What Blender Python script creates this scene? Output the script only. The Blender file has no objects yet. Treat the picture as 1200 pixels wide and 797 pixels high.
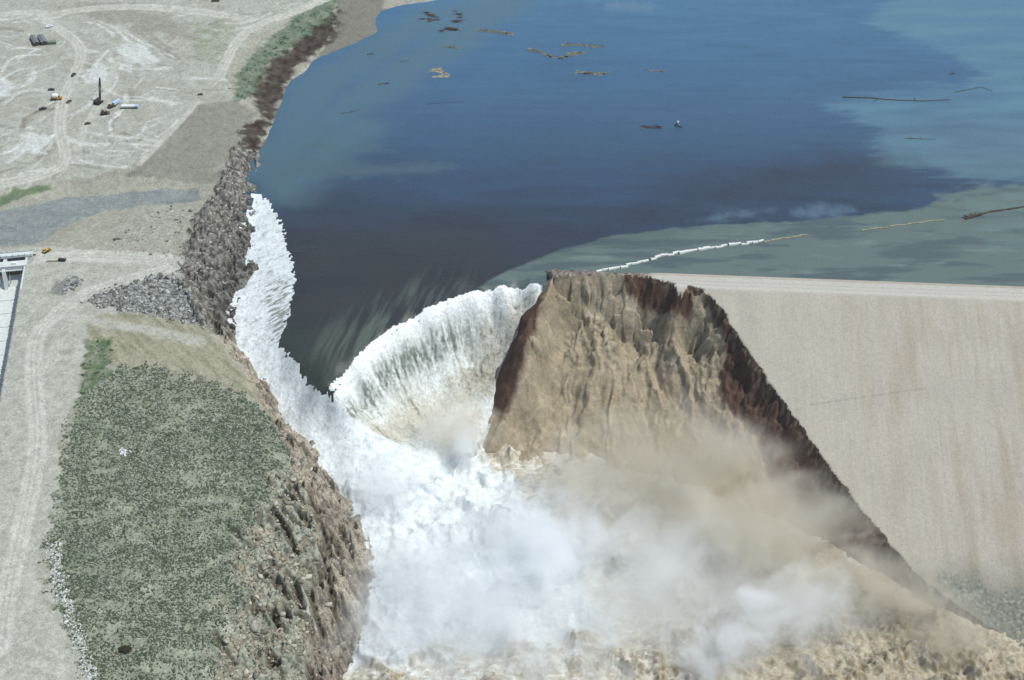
import bpy, bmesh, math, random
import numpy as np
from mathutils import Vector, Matrix

random.seed(4)
rng = np.random.default_rng(11)
scene = bpy.context.scene
COL = scene.collection

# ---------------------------------------------------------------- camera model
H, DEP, FPX = 620.0, math.radians(38.0), 1666.0
SD, CD = math.sin(DEP), math.cos(DEP)


def P(px, py, z=0.0):
    """point of the place at height z that the photograph shows at (px, py)"""
    px = np.asarray(px, float); py = np.asarray(py, float); z = np.asarray(z, float)
    cx = (px - 600.0) / FPX; cy = (398.5 - py) / FPX
    dx, dy, dz = cx, CD + cy * SD, -SD + cy * CD
    t = (z - H) / dz
    return np.stack([dx * t, dy * t, z + 0 * dx], -1)


# ---------------------------------------------------------------- numeric helpers
_G = np.array([[1, 0], [-1, 0], [0, 1], [0, -1], [.7, .7], [-.7, .7], [.7, -.7], [-.7, -.7]], np.float32)


def perlin(x, y, seed=0):
    x = np.asarray(x, np.float32); y = np.asarray(y, np.float32)
    x0 = np.floor(x); y0 = np.floor(y)
    xf = x - x0; yf = y - y0
    xi = x0.astype(np.int64); yi = y0.astype(np.int64)

    def g(ix, iy, fx, fy):
        h = (ix * 374761393 + iy * 668265263 + seed * 974711) & 0xffffffff
        h = ((h ^ (h >> 13)) * 1274126177) & 0xffffffff
        h = (h ^ (h >> 16)) & 7
        v = _G[h]
        return v[..., 0] * fx + v[..., 1] * fy
    u = xf * xf * xf * (xf * (xf * 6 - 15) + 10); v = yf * yf * yf * (yf * (yf * 6 - 15) + 10)
    a = g(xi, yi, xf, yf); b = g(xi + 1, yi, xf - 1, yf)
    c = g(xi, yi + 1, xf, yf - 1); d = g(xi + 1, yi + 1, xf - 1, yf - 1)
    return ((a + u * (b - a)) * (1 - v) + (c + u * (d - c)) * v) * 1.5


def fbm(x, y, oct=4, seed=0, gain=.5):
    s = 0; a = 1; t = 0
    for i in range(oct):
        s = s + a * perlin(x * 2 ** i + 17.3 * i, y * 2 ** i - 9.1 * i, seed + i); t += a; a *= gain
    return s / t


def ridged(x, y, oct=4, seed=0):
    s = 0; a = 1; t = 0
    for i in range(oct):
        s = s + a * (1 - np.abs(perlin(x * 2 ** i + 5.3 * i, y * 2 ** i - 3.1 * i, seed + i)) * 2); t += a; a *= .5
    return s / t


def worley(x, y, seed=0):
    """distance to the nearest cell point, gap to the second nearest, and a random value per cell"""
    x = np.asarray(x, np.float32); y = np.asarray(y, np.float32)
    xi = np.floor(x).astype(np.int64); yi = np.floor(y).astype(np.int64)
    d1 = np.full(x.shape, 9, np.float32); d2 = d1.copy(); cv = np.zeros(x.shape, np.float32)
    for ox in (-1, 0, 1):
        for oy in (-1, 0, 1):
            h = ((xi + ox) * 374761393 + (yi + oy) * 668265263 + seed * 974711) & 0xffffffff
            h = ((h ^ (h >> 13)) * 1274126177) & 0xffffffff; h = h ^ (h >> 16)
            fx = xi + ox + (h & 1023) / np.float32(1023); fy = yi + oy + ((h >> 10) & 1023) / np.float32(1023)
            d = np.hypot(x - fx, y - fy).astype(np.float32)
            n_ = d < d1
            d2 = np.where(n_, d1, np.minimum(d2, d)); cv = np.where(n_, ((h >> 20) & 255) / np.float32(255), cv); d1 = np.where(n_, d, d1)
    return d1, d2 - d1, cv


def sstep(a, b, x):
    t = np.clip((x - a) / (b - a), 0, 1)
    return t * t * (3 - 2 * t)


def mixc(c, col, m):
    return c * (1 - m[..., None]) + np.asarray(col, np.float32) * m[..., None]


def lin(r, g, b, k=1.0):
    c = np.array([r, g, b], float) / 255
    return np.where(c <= .04045, c / 12.92, ((c + .055) / 1.055) ** 2.4) * k


KA = 0.70
HAZE = 0.00002
def C(r, g, b): return lin(r, g, b, KA)


class TPS:
    def __init__(self, pts, lam=0.0):
        p = np.asarray(pts, float); self.c = p[:, :2].mean(0); self.s = 100.0
        q = (p[:, :2] - self.c) / self.s; n = len(q)
        self.q = q
        A = np.zeros((n + 3, n + 3)); A[:n, :n] = self.k(q[:, None, :], q[None]) + lam * np.eye(n)
        A[:n, n] = 1; A[:n, n + 1:] = q; A[n:, :n] = A[:n, n:].T
        self.w = np.linalg.solve(A, np.concatenate([p[:, 2], [0, 0, 0]]))

    def k(self, a, b):
        r2 = ((a - b) ** 2).sum(-1) + 1e-9
        return r2 * np.log(r2)

    def __call__(self, x, y):
        x = np.asarray(x, float); y = np.asarray(y, float); sh = np.broadcast(x, y).shape
        X = (np.broadcast_to(x, sh).ravel() - self.c[0]) / self.s; Y = (np.broadcast_to(y, sh).ravel() - self.c[1]) / self.s
        out = np.empty(len(X)); n = len(self.q)
        q32 = self.q.astype(np.float32)
        for i in range(0, len(X), 60000):
            xx = X[i:i + 60000].astype(np.float32); yy = Y[i:i + 60000].astype(np.float32)
            r2 = (xx[:, None] - q32[None, :, 0]) ** 2 + (yy[:, None] - q32[None, :, 1]) ** 2 + np.float32(1e-9)
            out[i:i + 60000] = (r2 * np.log(r2)).astype(float) @ self.w[:n] + self.w[n] + self.w[n + 1] * X[i:i + 60000] + self.w[n + 2] * Y[i:i + 60000]
        return out.reshape(sh)


def polyd(pts, X, Y, margin=60.0, closed=False):
    """distance to a polyline, arc length at the nearest point, and side (+ on the right of travel / outside when closed)"""
    pts = np.asarray(pts, float)[:, :2]
    if closed: pts = np.vstack([pts, pts[:1]])
    D = np.full(X.shape, margin, np.float32); S = np.zeros(X.shape, np.float32); SIDE = np.ones(X.shape, np.float32)
    lo = pts.min(0) - margin; hi = pts.max(0) + margin
    m = (X > lo[0]) & (X < hi[0]) & (Y > lo[1]) & (Y < hi[1])
    if not m.any(): return D, S, SIDE
    x = X[m]; y = Y[m]
    best = np.full(x.shape, 1e18); bs = np.zeros(x.shape); sd = np.ones(x.shape); acc = 0.0
    par = np.zeros(x.shape, bool)
    for (ax, ay), (bx, by) in zip(pts[:-1], pts[1:]):
        ex, ey = bx - ax, by - ay; L2 = ex * ex + ey * ey + 1e-12
        t = np.clip(((x - ax) * ex + (y - ay) * ey) / L2, 0, 1)
        d2 = (x - ax - t * ex) ** 2 + (y - ay - t * ey) ** 2
        w = d2 < best
        best = np.where(w, d2, best); bs = np.where(w, acc + t * math.sqrt(L2), bs)
        cr = (x - ax) * ey - (y - ay) * ex
        sd = np.where(w, np.sign(cr), sd)
        if closed:
            cnd = ((ay > y) != (by > y)) & (x < (bx - ax) * (y - ay) / (by - ay + 1e-12) + ax)
            par ^= cnd
        acc += math.sqrt(L2)
    if closed: sd = np.where(par, -1, 1)
    D[m] = np.minimum(np.sqrt(best), 1e9); S[m] = bs; SIDE[m] = sd
    return D, S, SIDE


def axis(*segs):
    """concatenated spacings: (start, stop, step) runs"""
    out = []
    for a, b, s in segs:
        n = max(1, int(round((b - a) / s))); out += list(np.linspace(a, b, n, endpoint=False))
    out.append(segs[-1][1])
    return np.array(out)


# ---------------------------------------------------------------- mesh helpers
def add_obj(name, me, parent=None, **props):
    o = bpy.data.objects.new(name, me); COL.objects.link(o)
    if parent is not None: o.parent = parent
    for k, v in props.items(): o[k] = v
    return o


def grid_mesh(name, X, Y, Z, facemask, mat, col=None, flow=None, smooth=True):
    """mesh of the cells of a tensor grid selected by facemask"""
    ny, nx = Z.shape
    idx = np.arange(ny * nx).reshape(ny, nx)
    q = np.stack([idx[:-1, :-1], idx[:-1, 1:], idx[1:, 1:], idx[1:, :-1]], -1)[facemask]
    used = np.unique(q); remap = np.zeros(ny * nx, np.int64); remap[used] = np.arange(len(used))
    q = remap[q]
    me = bpy.data.meshes.new(name)
    me.vertices.add(len(used)); me.loops.add(q.size); me.polygons.add(len(q))
    co = np.stack([X.ravel()[used], Y.ravel()[used], Z.ravel()[used]], -1).astype(np.float32)
    me.vertices.foreach_set('co', co.ravel())
    me.loops.foreach_set('vertex_index', q.ravel().astype(np.int32))
    me.polygons.foreach_set('loop_start', (np.arange(len(q)) * 4).astype(np.int32))
    me.polygons.foreach_set('use_smooth', np.full(len(q), smooth))
    me.update(calc_edges=True)
    if col is not None:
        a = me.attributes.new('Col', 'FLOAT_COLOR', 'POINT')
        c = np.ones((len(used), 4), np.float32); c[:, :3] = np.clip(col.reshape(-1, 3)[used], 0.004, .95)
        a.data.foreach_set('color', c.ravel())
    if flow is not None:
        a = me.attributes.new('Flow', 'FLOAT_VECTOR', 'POINT')
        a.data.foreach_set('vector', flow.reshape(-1, 3)[used].astype(np.float32).ravel())
    me.materials.append(mat)
    return me


def fm(mask):
    """vertex mask -> cell mask (all four corners averaged)"""
    m = mask.astype(np.float32)
    return (m[:-1, :-1] + m[1:, :-1] + m[:-1, 1:] + m[1:, 1:]) / 4 > .5


# ---------------------------------------------------------------- materials
def new_mat(name):
    m = bpy.data.materials.new(name); m.use_nodes = True
    nt = m.node_tree; nt.nodes.clear()
    out = nt.nodes.new('ShaderNodeOutputMaterial')
    return m, nt, out


def N(nt, t, **kw):
    n = nt.nodes.new('ShaderNode' + t)
    for k, v in kw.items():
        if k.startswith('i_'):
            key = k[2:].replace('_', ' ')
            n.inputs[key].default_value = v
        else: setattr(n, k, v)
    return n


def attr_mat(name, rough=.9, spec=.25, tex=((1.2, .35), (.25, .25)), bump=.5, bump_scale=1.0, flow=None, coord='pos', stretch=(1, 1, 1), sat=1.0):
    """colour from the 'Col' attribute times procedural noise, with procedural relief"""
    m, nt, out = new_mat(name)
    b = N(nt, 'BsdfPrincipled', i_Roughness=rough); b.inputs['Specular IOR Level'].default_value = spec
    a = N(nt, 'Attribute', attribute_name='Col')
    geo = N(nt, 'NewGeometry')
    src = geo.outputs['Position']
    if flow:
        fa = N(nt, 'Attribute', attribute_name='Flow'); src = fa.outputs['Vector']
    mp = N(nt, 'Mapping'); mp.inputs['Scale'].default_value = stretch
    nt.links.new(src, mp.inputs['Vector'])
    cur = a.outputs['Color']
    for sc, amt in tex:
        nz = N(nt, 'TexNoise', i_Scale=sc, i_Detail=5.0, i_Roughness=.65)
        nt.links.new(mp.outputs[0], nz.inputs['Vector'])
        mr = N(nt, 'MapRange'); mr.inputs['From Min'].default_value = .3; mr.inputs['From Max'].default_value = .7
        mr.inputs['To Min'].default_value = 1 - amt; mr.inputs['To Max'].default_value = 1 + amt
        nt.links.new(nz.outputs['Fac'], mr.inputs['Value'])
        vm = N(nt, 'VectorMath', operation='SCALE')
        nt.links.new(cur, vm.inputs[0]); nt.links.new(mr.outputs[0], vm.inputs['Scale'])
        cur = vm.outputs[0]
    nt.links.new(cur, b.inputs['Base Color'])
    nb = N(nt, 'TexNoise', i_Scale=bump_scale, i_Detail=6.0, i_Roughness=.7)
    nt.links.new(mp.outputs[0], nb.inputs['Vector'])
    bp = N(nt, 'Bump', i_Strength=bump, i_Distance=1.0)
    nt.links.new(nb.outputs['Fac'], bp.inputs['Height']); nt.links.new(bp.outputs[0], b.inputs['Normal'])
    nt.links.new(b.outputs[0], out.inputs[0])
    return m


def plain_mat(name, col, rough=.6, spec=.3, var=.15, scale=1.5, metal=0.0):
    m, nt, out = new_mat(name)
    b = N(nt, 'BsdfPrincipled', i_Roughness=rough, i_Metallic=metal); b.inputs['Specular IOR Level'].default_value = spec
    tc = N(nt, 'TexCoord'); nz = N(nt, 'TexNoise', i_Scale=scale, i_Detail=4.0)
    nt.links.new(tc.outputs['Object'], nz.inputs['Vector'])
    cr = N(nt, 'ValToRGB'); c = np.array(col)
    cr.color_ramp.elements[0].position = .3; cr.color_ramp.elements[1].position = .7
    cr.color_ramp.elements[0].color = (*(c * (1 - var)), 1); cr.color_ramp.elements[1].color = (*np.minimum(c * (1 + var), .95), 1)
    nt.links.new(nz.outputs['Fac'], cr.inputs[0]); nt.links.new(cr.outputs[0], b.inputs['Base Color'])
    nt.links.new(b.outputs[0], out.inputs[0])
    return m


M_land = attr_mat('bare earth', .95, .15, tex=((1.3, .30), (.13, .16), (.4, .2)), bump=.8, bump_scale=.6)
M_rockland = attr_mat('broken rock', .9, .2, tex=((.8, .42), (.2, .3)), bump=1.0, bump_scale=.45)
M_scrub = attr_mat('dry scrub soil', .95, .1, tex=((.7, .35), (.12, .15)), bump=.6, bump_scale=.6)
M_dam = attr_mat('dam fill', .95, .15, tex=((.55, .12), (2.0, .12)), bump=.35, bump_scale=1.0)
M_cut = attr_mat('eroded earth', .95, .12, tex=((.5, .2), (.12, .2)), bump=.9, bump_scale=.35)
M_foam = attr_mat('foam', .75, .25, tex=((.6, .12), (.12, .08)), bump=.8, bump_scale=.5)
M_falls = attr_mat('falling water', .6, .3, tex=((.35, .22), (.9, .18)), bump=.8, bump_scale=.4)


def lake_mat():
    m, nt, out = new_mat('lake water')
    b = N(nt, 'BsdfPrincipled', i_Roughness=.2, i_IOR=1.33); b.inputs['Specular IOR Level'].default_value = .5
    a = N(nt, 'Attribute', attribute_name='Col')
    geo = N(nt, 'NewGeometry')
    nt.links.new(a.outputs['Color'], b.inputs['Base Color'])
    mp = N(nt, 'Mapping'); mp.inputs['Scale'].default_value = (.8, 1.2, 1)
    nt.links.new(geo.outputs['Position'], mp.inputs['Vector'])
    nb = N(nt, 'TexNoise', i_Scale=.3, i_Detail=6.0, i_Roughness=.7)
    nt.links.new(mp.outputs[0], nb.inputs['Vector'])
    bp = N(nt, 'Bump', i_Strength=.85, i_Distance=.8)
    nt.links.new(nb.outputs['Fac'], bp.inputs['Height']); nt.links.new(bp.outputs[0], b.inputs['Normal'])
    nt.links.new(b.outputs[0], out.inputs[0])
    return m


M_lake = lake_mat()

# ---------------------------------------------------------------- DAM shape
u0 = P(780, 336, 4.0); u1 = P(1200, 352, 4.0)       # downstream edge of the crest
w0 = P(780, 323, 4.0)
DU = (u1 - u0)[:2]; DU /= np.linalg.norm(DU)
DN = np.array([DU[1], -DU[0]])                       # points downstream (toward the viewer)
if DN[1] > 0: DN = -DN
CREST_W = abs(np.dot((w0 - u0)[:2], DN))
toe = P(1180, 745, -86.0)
NTOE = np.dot((toe - u0)[:2], DN)
SLOPE = 90.0 / NTOE


def dam_n(x, y): return (x - u0[0]) * DN[0] + (y - u0[1]) * DN[1]
def dam_u(x, y): return (x - u0[0]) * DU[0] + (y - u0[1]) * DU[1]


def dam_z(x, y):
    n = dam_n(x, y)
    return np.minimum(np.minimum(4.0, 4.0 - n * SLOPE), 4.0 + (n + CREST_W) * .45)


def on_dam(px, py):
    z = np.full(np.shape(px), 4.0)
    for _ in range(60):
        p = P(px, py, z); z = .5 * z + .5 * dam_z(p[..., 0], p[..., 1])
    return P(px, py, z)


edge_px = np.array([(647, 321), (690, 321), (757, 322), (800, 332), (832, 341), (850, 362), (868, 393), (890, 425), (915, 462), (950, 512), (985, 560),
                    (1015, 600), (1050, 642), (1085, 680), (1110, 700), (1150, 727), (1180, 745)], float)
edge = on_dam(edge_px[:, 0], edge_px[:, 1])
cut_pts = [tuple(p) for p in edge]
def cp(*a):
    for px, py, z in a: cut_pts.append(tuple(P(px, py, z)))
# flank walls below the oblique part of the edge
for i in range(4, len(edge)):
    a = edge[max(i - 1, 0)]; b = edge[min(i + 1, len(edge) - 1)]
    t = (b - a)[:2]; t /= np.linalg.norm(t)
    left = np.array([t[1], -t[0]])
    if left[0] > 0: left = -left
    for off, dz in ((5, 11), (14, 21), (30, 34), (52, 48)):
        q = edge[i][:2] + left * off
        cut_pts.append((q[0], q[1], max(edge[i][2] - dz, -96 - off * .05)))
    q = edge[i][:2] - left * 12
    cut_pts.append((q[0], q[1], edge[i][2] + 18))
cp((650, 333, -5), (668, 340, -9), (690, 345, -12), (715, 335, -7), (735, 358, -24), (765, 370, -31), (800, 372, -30), (790, 345, -9), (818, 352, -10),
   (690, 378, -28), (650, 385, -30), (720, 400, -38), (760, 410, -44), (810, 415, -44), (680, 430, -47), (640, 440, -50), (740, 450, -54), (790, 470, -58),
   (700, 490, -68), (640, 490, -68), (610, 500, -70), (760, 510, -71), (820, 530, -73), (600, 545, -84), (640, 550, -85), (700, 560, -86), (770, 590, -87), (840, 620, -88),
   (640, 343, 0), (621, 400, -22), (602, 450, -45), (578, 500, -66), (568, 535, -83),
   (622, 340, -8), (604, 380, -30), (588, 425, -54), (570, 470, -74), (555, 515, -92),
   (600, 345, -30), (575, 390, -62), (555, 440, -85), (530, 500, -100), (670, 600, -94), (760, 640, -95), (860, 690, -95), (980, 740, -96), (1100, 790, -97))
for px in (640, 690, 757): cut_pts.append((*P(px, 318, 4)[:2] + np.array([0, 14]), 22.0))
cutT = TPS(cut_pts, 1e-4)

gx = axis((-60, 400, .8), (400, 760, 6)); gy = axis((545, 950, .8))
DX, DY = np.meshgrid(gx, gy)
zd = dam_z(DX, DY)
nn_ = dam_n(DX, DY); uu_ = dam_u(DX, DY)
zc = cutT(DX, DY)
d_edge, s_edge, _ = polyd(edge, DX, DY, 260)
# fan coordinate for gullies
fc = P(735, 322, 4)[:2] + np.array([10, 120])
ang = np.arctan2(DX - fc[0], -(DY - fc[1])); rad = np.hypot(DX - fc[0], DY - fc[1])
gul = ridged(ang * 9 + .6 * fbm(DX / 30, DY / 30, 3, 5), rad / 120, 3, 21)
amp = sstep(4, 35, d_edge)
rough = fbm(DX / 14, DY / 14, 5, 31, .55)
lump = ridged(DX / 22, DY / 22, 4, 37)
zc = zc + (gul - .45) * 6.5 * amp + rough * (2.2 + 2.0 * (1 - sstep(15, 60, d_edge))) + (lump - .5) * 2.5 * (1 - .5 * amp)
zc += (fbm(DX / 5, DY / 5, 4, 41) * 2.0) * (1 - sstep(3, 18, d_edge))
# ledges in the upper part
_, wg, wv = worley(DX / 9 + .8 * rough, DY / 6 + .8 * rough, 81); _, wg2, wv2 = worley(DX / 4 + .5 * rough, DY / 3 + .5 * rough, 82)
blocky = np.clip(sstep(-62, -25, zc) * sstep(-.05, .3, fbm(DX / 26, DY / 26, 3, 83) + .25 * sstep(70, 20, d_edge)), 0, 1)
zc += blocky * ((wv - .5) * 4.2 + (wv2 - .5) * 1.6 - 1.2 * sstep(.12, 0, wg))
rill = ridged(ang * 34 + .8 * rough, rad / 50, 3, 84)
zc += (rill - .5) * .8 * (1 - .7 * blocky) * amp
slump = fbm(ang * 5, rad / 26, 4, 85); zc += np.round(slump * 3.5) * .7 * amp
cutregion = (uu_ < 1e9)
ze = np.interp(s_edge, np.concatenate([[0], np.cumsum(np.linalg.norm(np.diff(edge[:, :2], axis=0), axis=1))]), edge[:, 2])
ue = float(dam_u(edge[0][0], edge[0][1]))
blk = ridged(DX / 7 + .5 * rough, DY / 7, 3, 43); blk2 = np.round((fbm(DX / 11, DY / 11, 3, 45) + .3 * rough) * 5) / 5
zc += (blk - .5) * 2.2 * sstep(60, 12, d_edge) + blk2 * 3.2 * sstep(75, 20, d_edge)
_, wgc, wvc = worley(DX / 7 + .8 * rough, DY / 7, 91)
capz = ze - 2.1 * np.maximum(d_edge - 1.0 - 2.2 * rough - (wvc - .5) * 5 * sstep(1, 6, d_edge), 0) + .5 * rough - .8 * sstep(.12, 0, wgc) * sstep(1, 4, d_edge)
zc = np.where(uu_ > ue + 1.5 + 2.5 * rough, np.maximum(zc, capz), np.minimum(zc, 2.5 - .9 * np.maximum(ue + 3 - uu_, 0) + 1.5 * rough))
polycut = np.vstack([edge[:, :2], P(1210, 775, -88)[:2], P(1150, 830, -88)[:2], P(560, 720, -88)[:2], P(470, 500, -88)[:2], P(560, 320, 0)[:2], P(620, 305, 0)[:2]])
dpc, _, sdc = polyd(polycut, DX, DY, 40, True)
zc = np.where((sdc > 0), zc + dpc * 3.0 + 2, zc)
# small wear on the crest edges and the face
zd = zd + .25 * fbm(DX / 8, DY / 8, 3, 51) * sstep(-2, 4, nn_) + .12 * fbm(uu_ / 1.2, nn_ / 25, 2, 53) * sstep(2, 8, nn_)
zd -= .5 * np.exp(-((nn_ + CREST_W * .5) / 3.5) ** 2) - .35 * np.exp(-((nn_ + .6) / .8) ** 2) - .45 * np.exp(-((nn_ + CREST_W - .8) / .8) ** 2)
us0 = float(dam_u(edge[2][0], edge[2][1])); zd += (fbm(DX / 5, DY / 5, 4, 99, .6) * 2.2 - .6) * sstep(us0 + 10, us0 - 4, uu_ + 8 * rough)
ZD = np.minimum(zd, zc)
iscut = zc < zd
face_c = np.empty(DX.shape + (3,), np.float32); face_c[:] = C(196, 188, 173)
st = fbm(uu_ / 1.6, nn_ / 60, 4, 61, .6); st2 = fbm(uu_ / 14, nn_ / 120, 3, 62); pt = fbm(DX / 30, DY / 30, 4, 63)
face_c *= (1 + .10 * st + .08 * st2 + .09 * pt)[..., None]
face_c = mixc(face_c, C(172, 160, 138), np.clip(st2 * 1.3 + .1, 0, .6) * sstep(60, 200, uu_))
face_c = mixc(face_c, C(160, 140, 112), sstep(.25, .5, fbm(uu_ / 9, nn_ / 70, 3, 64)) * sstep(150, 240, uu_) * .22)
lowd = np.clip(sstep(-62, -84, ZD) + .25 * rough, 0, 1)
face_c = mixc(face_c, C(105, 112, 100), lowd * .75 * sstep(-50, -75, ZD))
face_c = mixc(face_c, C(212, 210, 200), np.exp(-((nn_ + .5) / 1.3) ** 2) * .9)
face_c = mixc(face_c, C(208, 205, 194), ((nn_ < 0) & (nn_ > -CREST_W)).astype(np.float32) * .8)
face_c = mixc(face_c, C(160, 158, 148), np.exp(-((nn_ + CREST_W * .35) / .5) ** 2) * .4)
face_c = mixc(face_c, C(160, 158, 148), np.exp(-((nn_ + CREST_W * .65) / .5) ** 2) * .4)
# wave-battered remnant of the crest above the breach
us_ = float(dam_u(edge[2][0], edge[2][1])); wreck = sstep(us_ + 10, us_ - 4, uu_ + 8 * rough) * (nn_ < 2)
face_c = mixc(face_c, C(122, 112, 96), wreck * .85); face_c = mixc(face_c, C(190, 186, 172), wreck * sstep(.1, .35, fbm(DX / 3, DY / 3, 3, 97)) * .8); face_c = mixc(face_c, C(66, 58, 48), wreck * sstep(.1, .35, fbm(DX / 4, DY / 4, 3, 98)) * .8)
# thin haul line across the face
la = on_dam(950, 474)[:2]; lb = on_dam(1085, 455)[:2]
dl, _, _ = polyd(np.array([la, lb]), DX, DY, 6)
face_c = mixc(face_c, C(130, 125, 112), (dl < .5).astype(np.float32) * .28)
cut_c = np.empty(DX.shape + (3,), np.float32); cut_c[:] = C(180, 166, 141)
cut_c = mixc(cut_c, C(160, 147, 122), np.clip(.5 + 1.2 * fbm(ang * 26, rad / 60, 4, 71), 0, 1) * .7)
cut_c = mixc(cut_c, C(208, 198, 172), sstep(.1, .5, fbm(DX / 16, DY / 16, 5, 72)) * .55)
# damp red-brown core, darkened further to paint in the scarp's shade
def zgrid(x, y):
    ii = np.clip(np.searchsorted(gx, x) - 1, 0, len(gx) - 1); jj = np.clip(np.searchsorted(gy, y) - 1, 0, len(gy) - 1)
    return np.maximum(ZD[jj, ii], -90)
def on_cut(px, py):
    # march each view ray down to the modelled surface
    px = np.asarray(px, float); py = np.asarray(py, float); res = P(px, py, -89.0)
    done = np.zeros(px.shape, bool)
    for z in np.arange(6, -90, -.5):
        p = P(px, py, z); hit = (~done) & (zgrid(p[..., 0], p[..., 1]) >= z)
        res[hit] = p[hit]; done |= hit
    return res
moist_shade = np.zeros(DX.shape, np.float32)
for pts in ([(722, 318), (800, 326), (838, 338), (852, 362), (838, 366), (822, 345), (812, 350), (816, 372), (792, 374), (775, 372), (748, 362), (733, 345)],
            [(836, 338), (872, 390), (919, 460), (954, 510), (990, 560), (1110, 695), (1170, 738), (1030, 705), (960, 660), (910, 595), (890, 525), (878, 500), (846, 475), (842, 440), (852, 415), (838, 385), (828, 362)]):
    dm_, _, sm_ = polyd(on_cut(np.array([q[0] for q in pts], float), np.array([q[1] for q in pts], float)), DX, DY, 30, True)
    moist_shade = np.maximum(moist_shade, sstep(1.6, -1.6, dm_ * sm_ + 2.4 * fbm(DX / 6, DY / 6, 4, 79)))
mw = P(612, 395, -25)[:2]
westpoly = [P(640, 336, 0), P(636, 350, -3), P(612, 430, -33), P(590, 485, -60), P(565, 480, -74), P(585, 420, -58), P(600, 375, -34), P(618, 334, -6)]  # end wall facing left, its shade painted with the same dark brown
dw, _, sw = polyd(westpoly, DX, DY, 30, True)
moist_shade = np.maximum(moist_shade, sstep(3, -3, dw * sw + 4 * rough))
cut_c = mixc(cut_c, C(88, 61, 52), moist_shade * .9)
# loose rock crusted along the edge
crust = sstep(9, 2, d_edge + 5 * fbm(DX / 4, DY / 4, 3, 75)) * sstep(60, 90, s_edge)
cut_c = mixc(cut_c, C(120, 108, 86), blocky * sstep(.10, .0, wg) * .6 * (1 - moist_shade)); cut_c = mixc(cut_c, C(196, 186, 160), blocky * (wv > .7) * .4 * (1 - moist_shade))
cut_c = mixc(cut_c, C(150, 138, 118), crust * sstep(0, .25, fbm(DX / 3, DY / 3, 3, 76)) * .8)
# ---------------------------------------------------------------- LAND shape
land_px = [(-60, -60, 20), (0, 0, 20), (150, 0, 18), (300, 5, 15), (380, -5, 13), (0, 100, 16), (120, 120, 14), (220, 100, 12), (262, 60, 12), (0, 200, 12), (150, 200, 9.5), (250, 130, 11), (225, 175, 9),
           (278, 105, 9.5), (300, 65, 10.5), (335, 28, 11), (395, 12, 8), (310, 125, 3.5), (330, 85, 3), (350, 60, 3), (388, 42, 3), (415, 30, 2.5), (450, -8, 5), (520, -30, 6),
           (0, 260, .6), (70, 250, .6), (140, 238, .6), (220, 228, 1.0), (0, 285, 1.0), (60, 225, 4), (130, 215, 5), (200, 212, 6), (245, 215, 5), (100, 275, 2.5), (180, 262, 3), (30, 225, 5), (0, 238, 3),
           (560, -12, 0), (500, 2, 0), (446, 14, 0), (441, 38, 0), (415, 51, 0), (385, 63, 0), (356, 85, 0), (337, 100, 0), (330, 120, 0), (321, 142, 0), (306, 175, 0), (300, 198, 0),
           (600, 0, -7), (520, 20, -6), (470, 40, -6), (440, 60, -6), (400, 80, -6), (370, 105, -6), (350, 140, -6), (335, 180, -6), (330, 220, -6), (420, 150, -14), (500, 100, -16), (600, 80, -18),
           (275, 165, 7), (262, 215, 6), (240, 255, 5.5), (207, 300, 5), (212, 330, 4.5), (238, 380, 2), (120, 300, 4.5), (200, 300, 5), (50, 300, 4.5), (180, 350, 4), (120, 345, 3.5), (75, 335, 4),
           (60, 380, 2), (45, 430, 1), (42, 500, -1), (25, 600, -3), (15, 700, -5), (0, 797, -7), (-50, 797, -7), (0, 860, -8), (-80, 500, 0), (-80, 300, 3), (-100, 100, 15),
           (150, 395, 2), (230, 405, -1), (285, 450, -7), (130, 470, -2), (200, 470, -4), (315, 485, -11), (130, 550, -5), (250, 560, -11), (340, 520, -15), (300, 600, -18), (372, 560, -22), (395, 610, -29),
           (80, 600, -4.5), (150, 650, -9), (240, 680, -18), (330, 690, -31), (395, 660, -36), (386, 710, -42), (75, 720, -7), (100, 797, -10), (200, 770, -19), (290, 790, -36), (384, 780, -50), (200, 870, -26), (380, 880, -58)]
lp = np.array(land_px, float); lw = P(lp[:, 0], lp[:, 1], lp[:, 2])
landT = TPS(lw, 1e-4)


def on_land(px, py, z0=0.0):
    z = np.full(np.shape(px), float(z0))
    for _ in range(40):
        p = P(px, py, z); z = .6 * z + .4 * landT(p[..., 0], p[..., 1])
    return P(px, py, z)


rim_px = np.array([(276, 165), (262, 215), (240, 255), (208, 305), (214, 335), (240, 382), (265, 408), (287, 440), (306, 478), (324, 508), (342, 552), (360, 598), (368, 640), (360, 690), (354, 740), (354, 800), (350, 900)], float)
rim_slope = np.array([.0, .2, .2, .2, .33, 1.0, 1.4, 1.4, 1.3, 1.2, 1.1, 1.05, 1.1, 1.3, 1.5, 1.5, 1.5])
rim = on_land(rim_px[:, 0], rim_px[:, 1])
rim_s = np.concatenate([[0], np.cumsum(np.linalg.norm(np.diff(rim[:, :2], axis=0), axis=1))])

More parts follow.
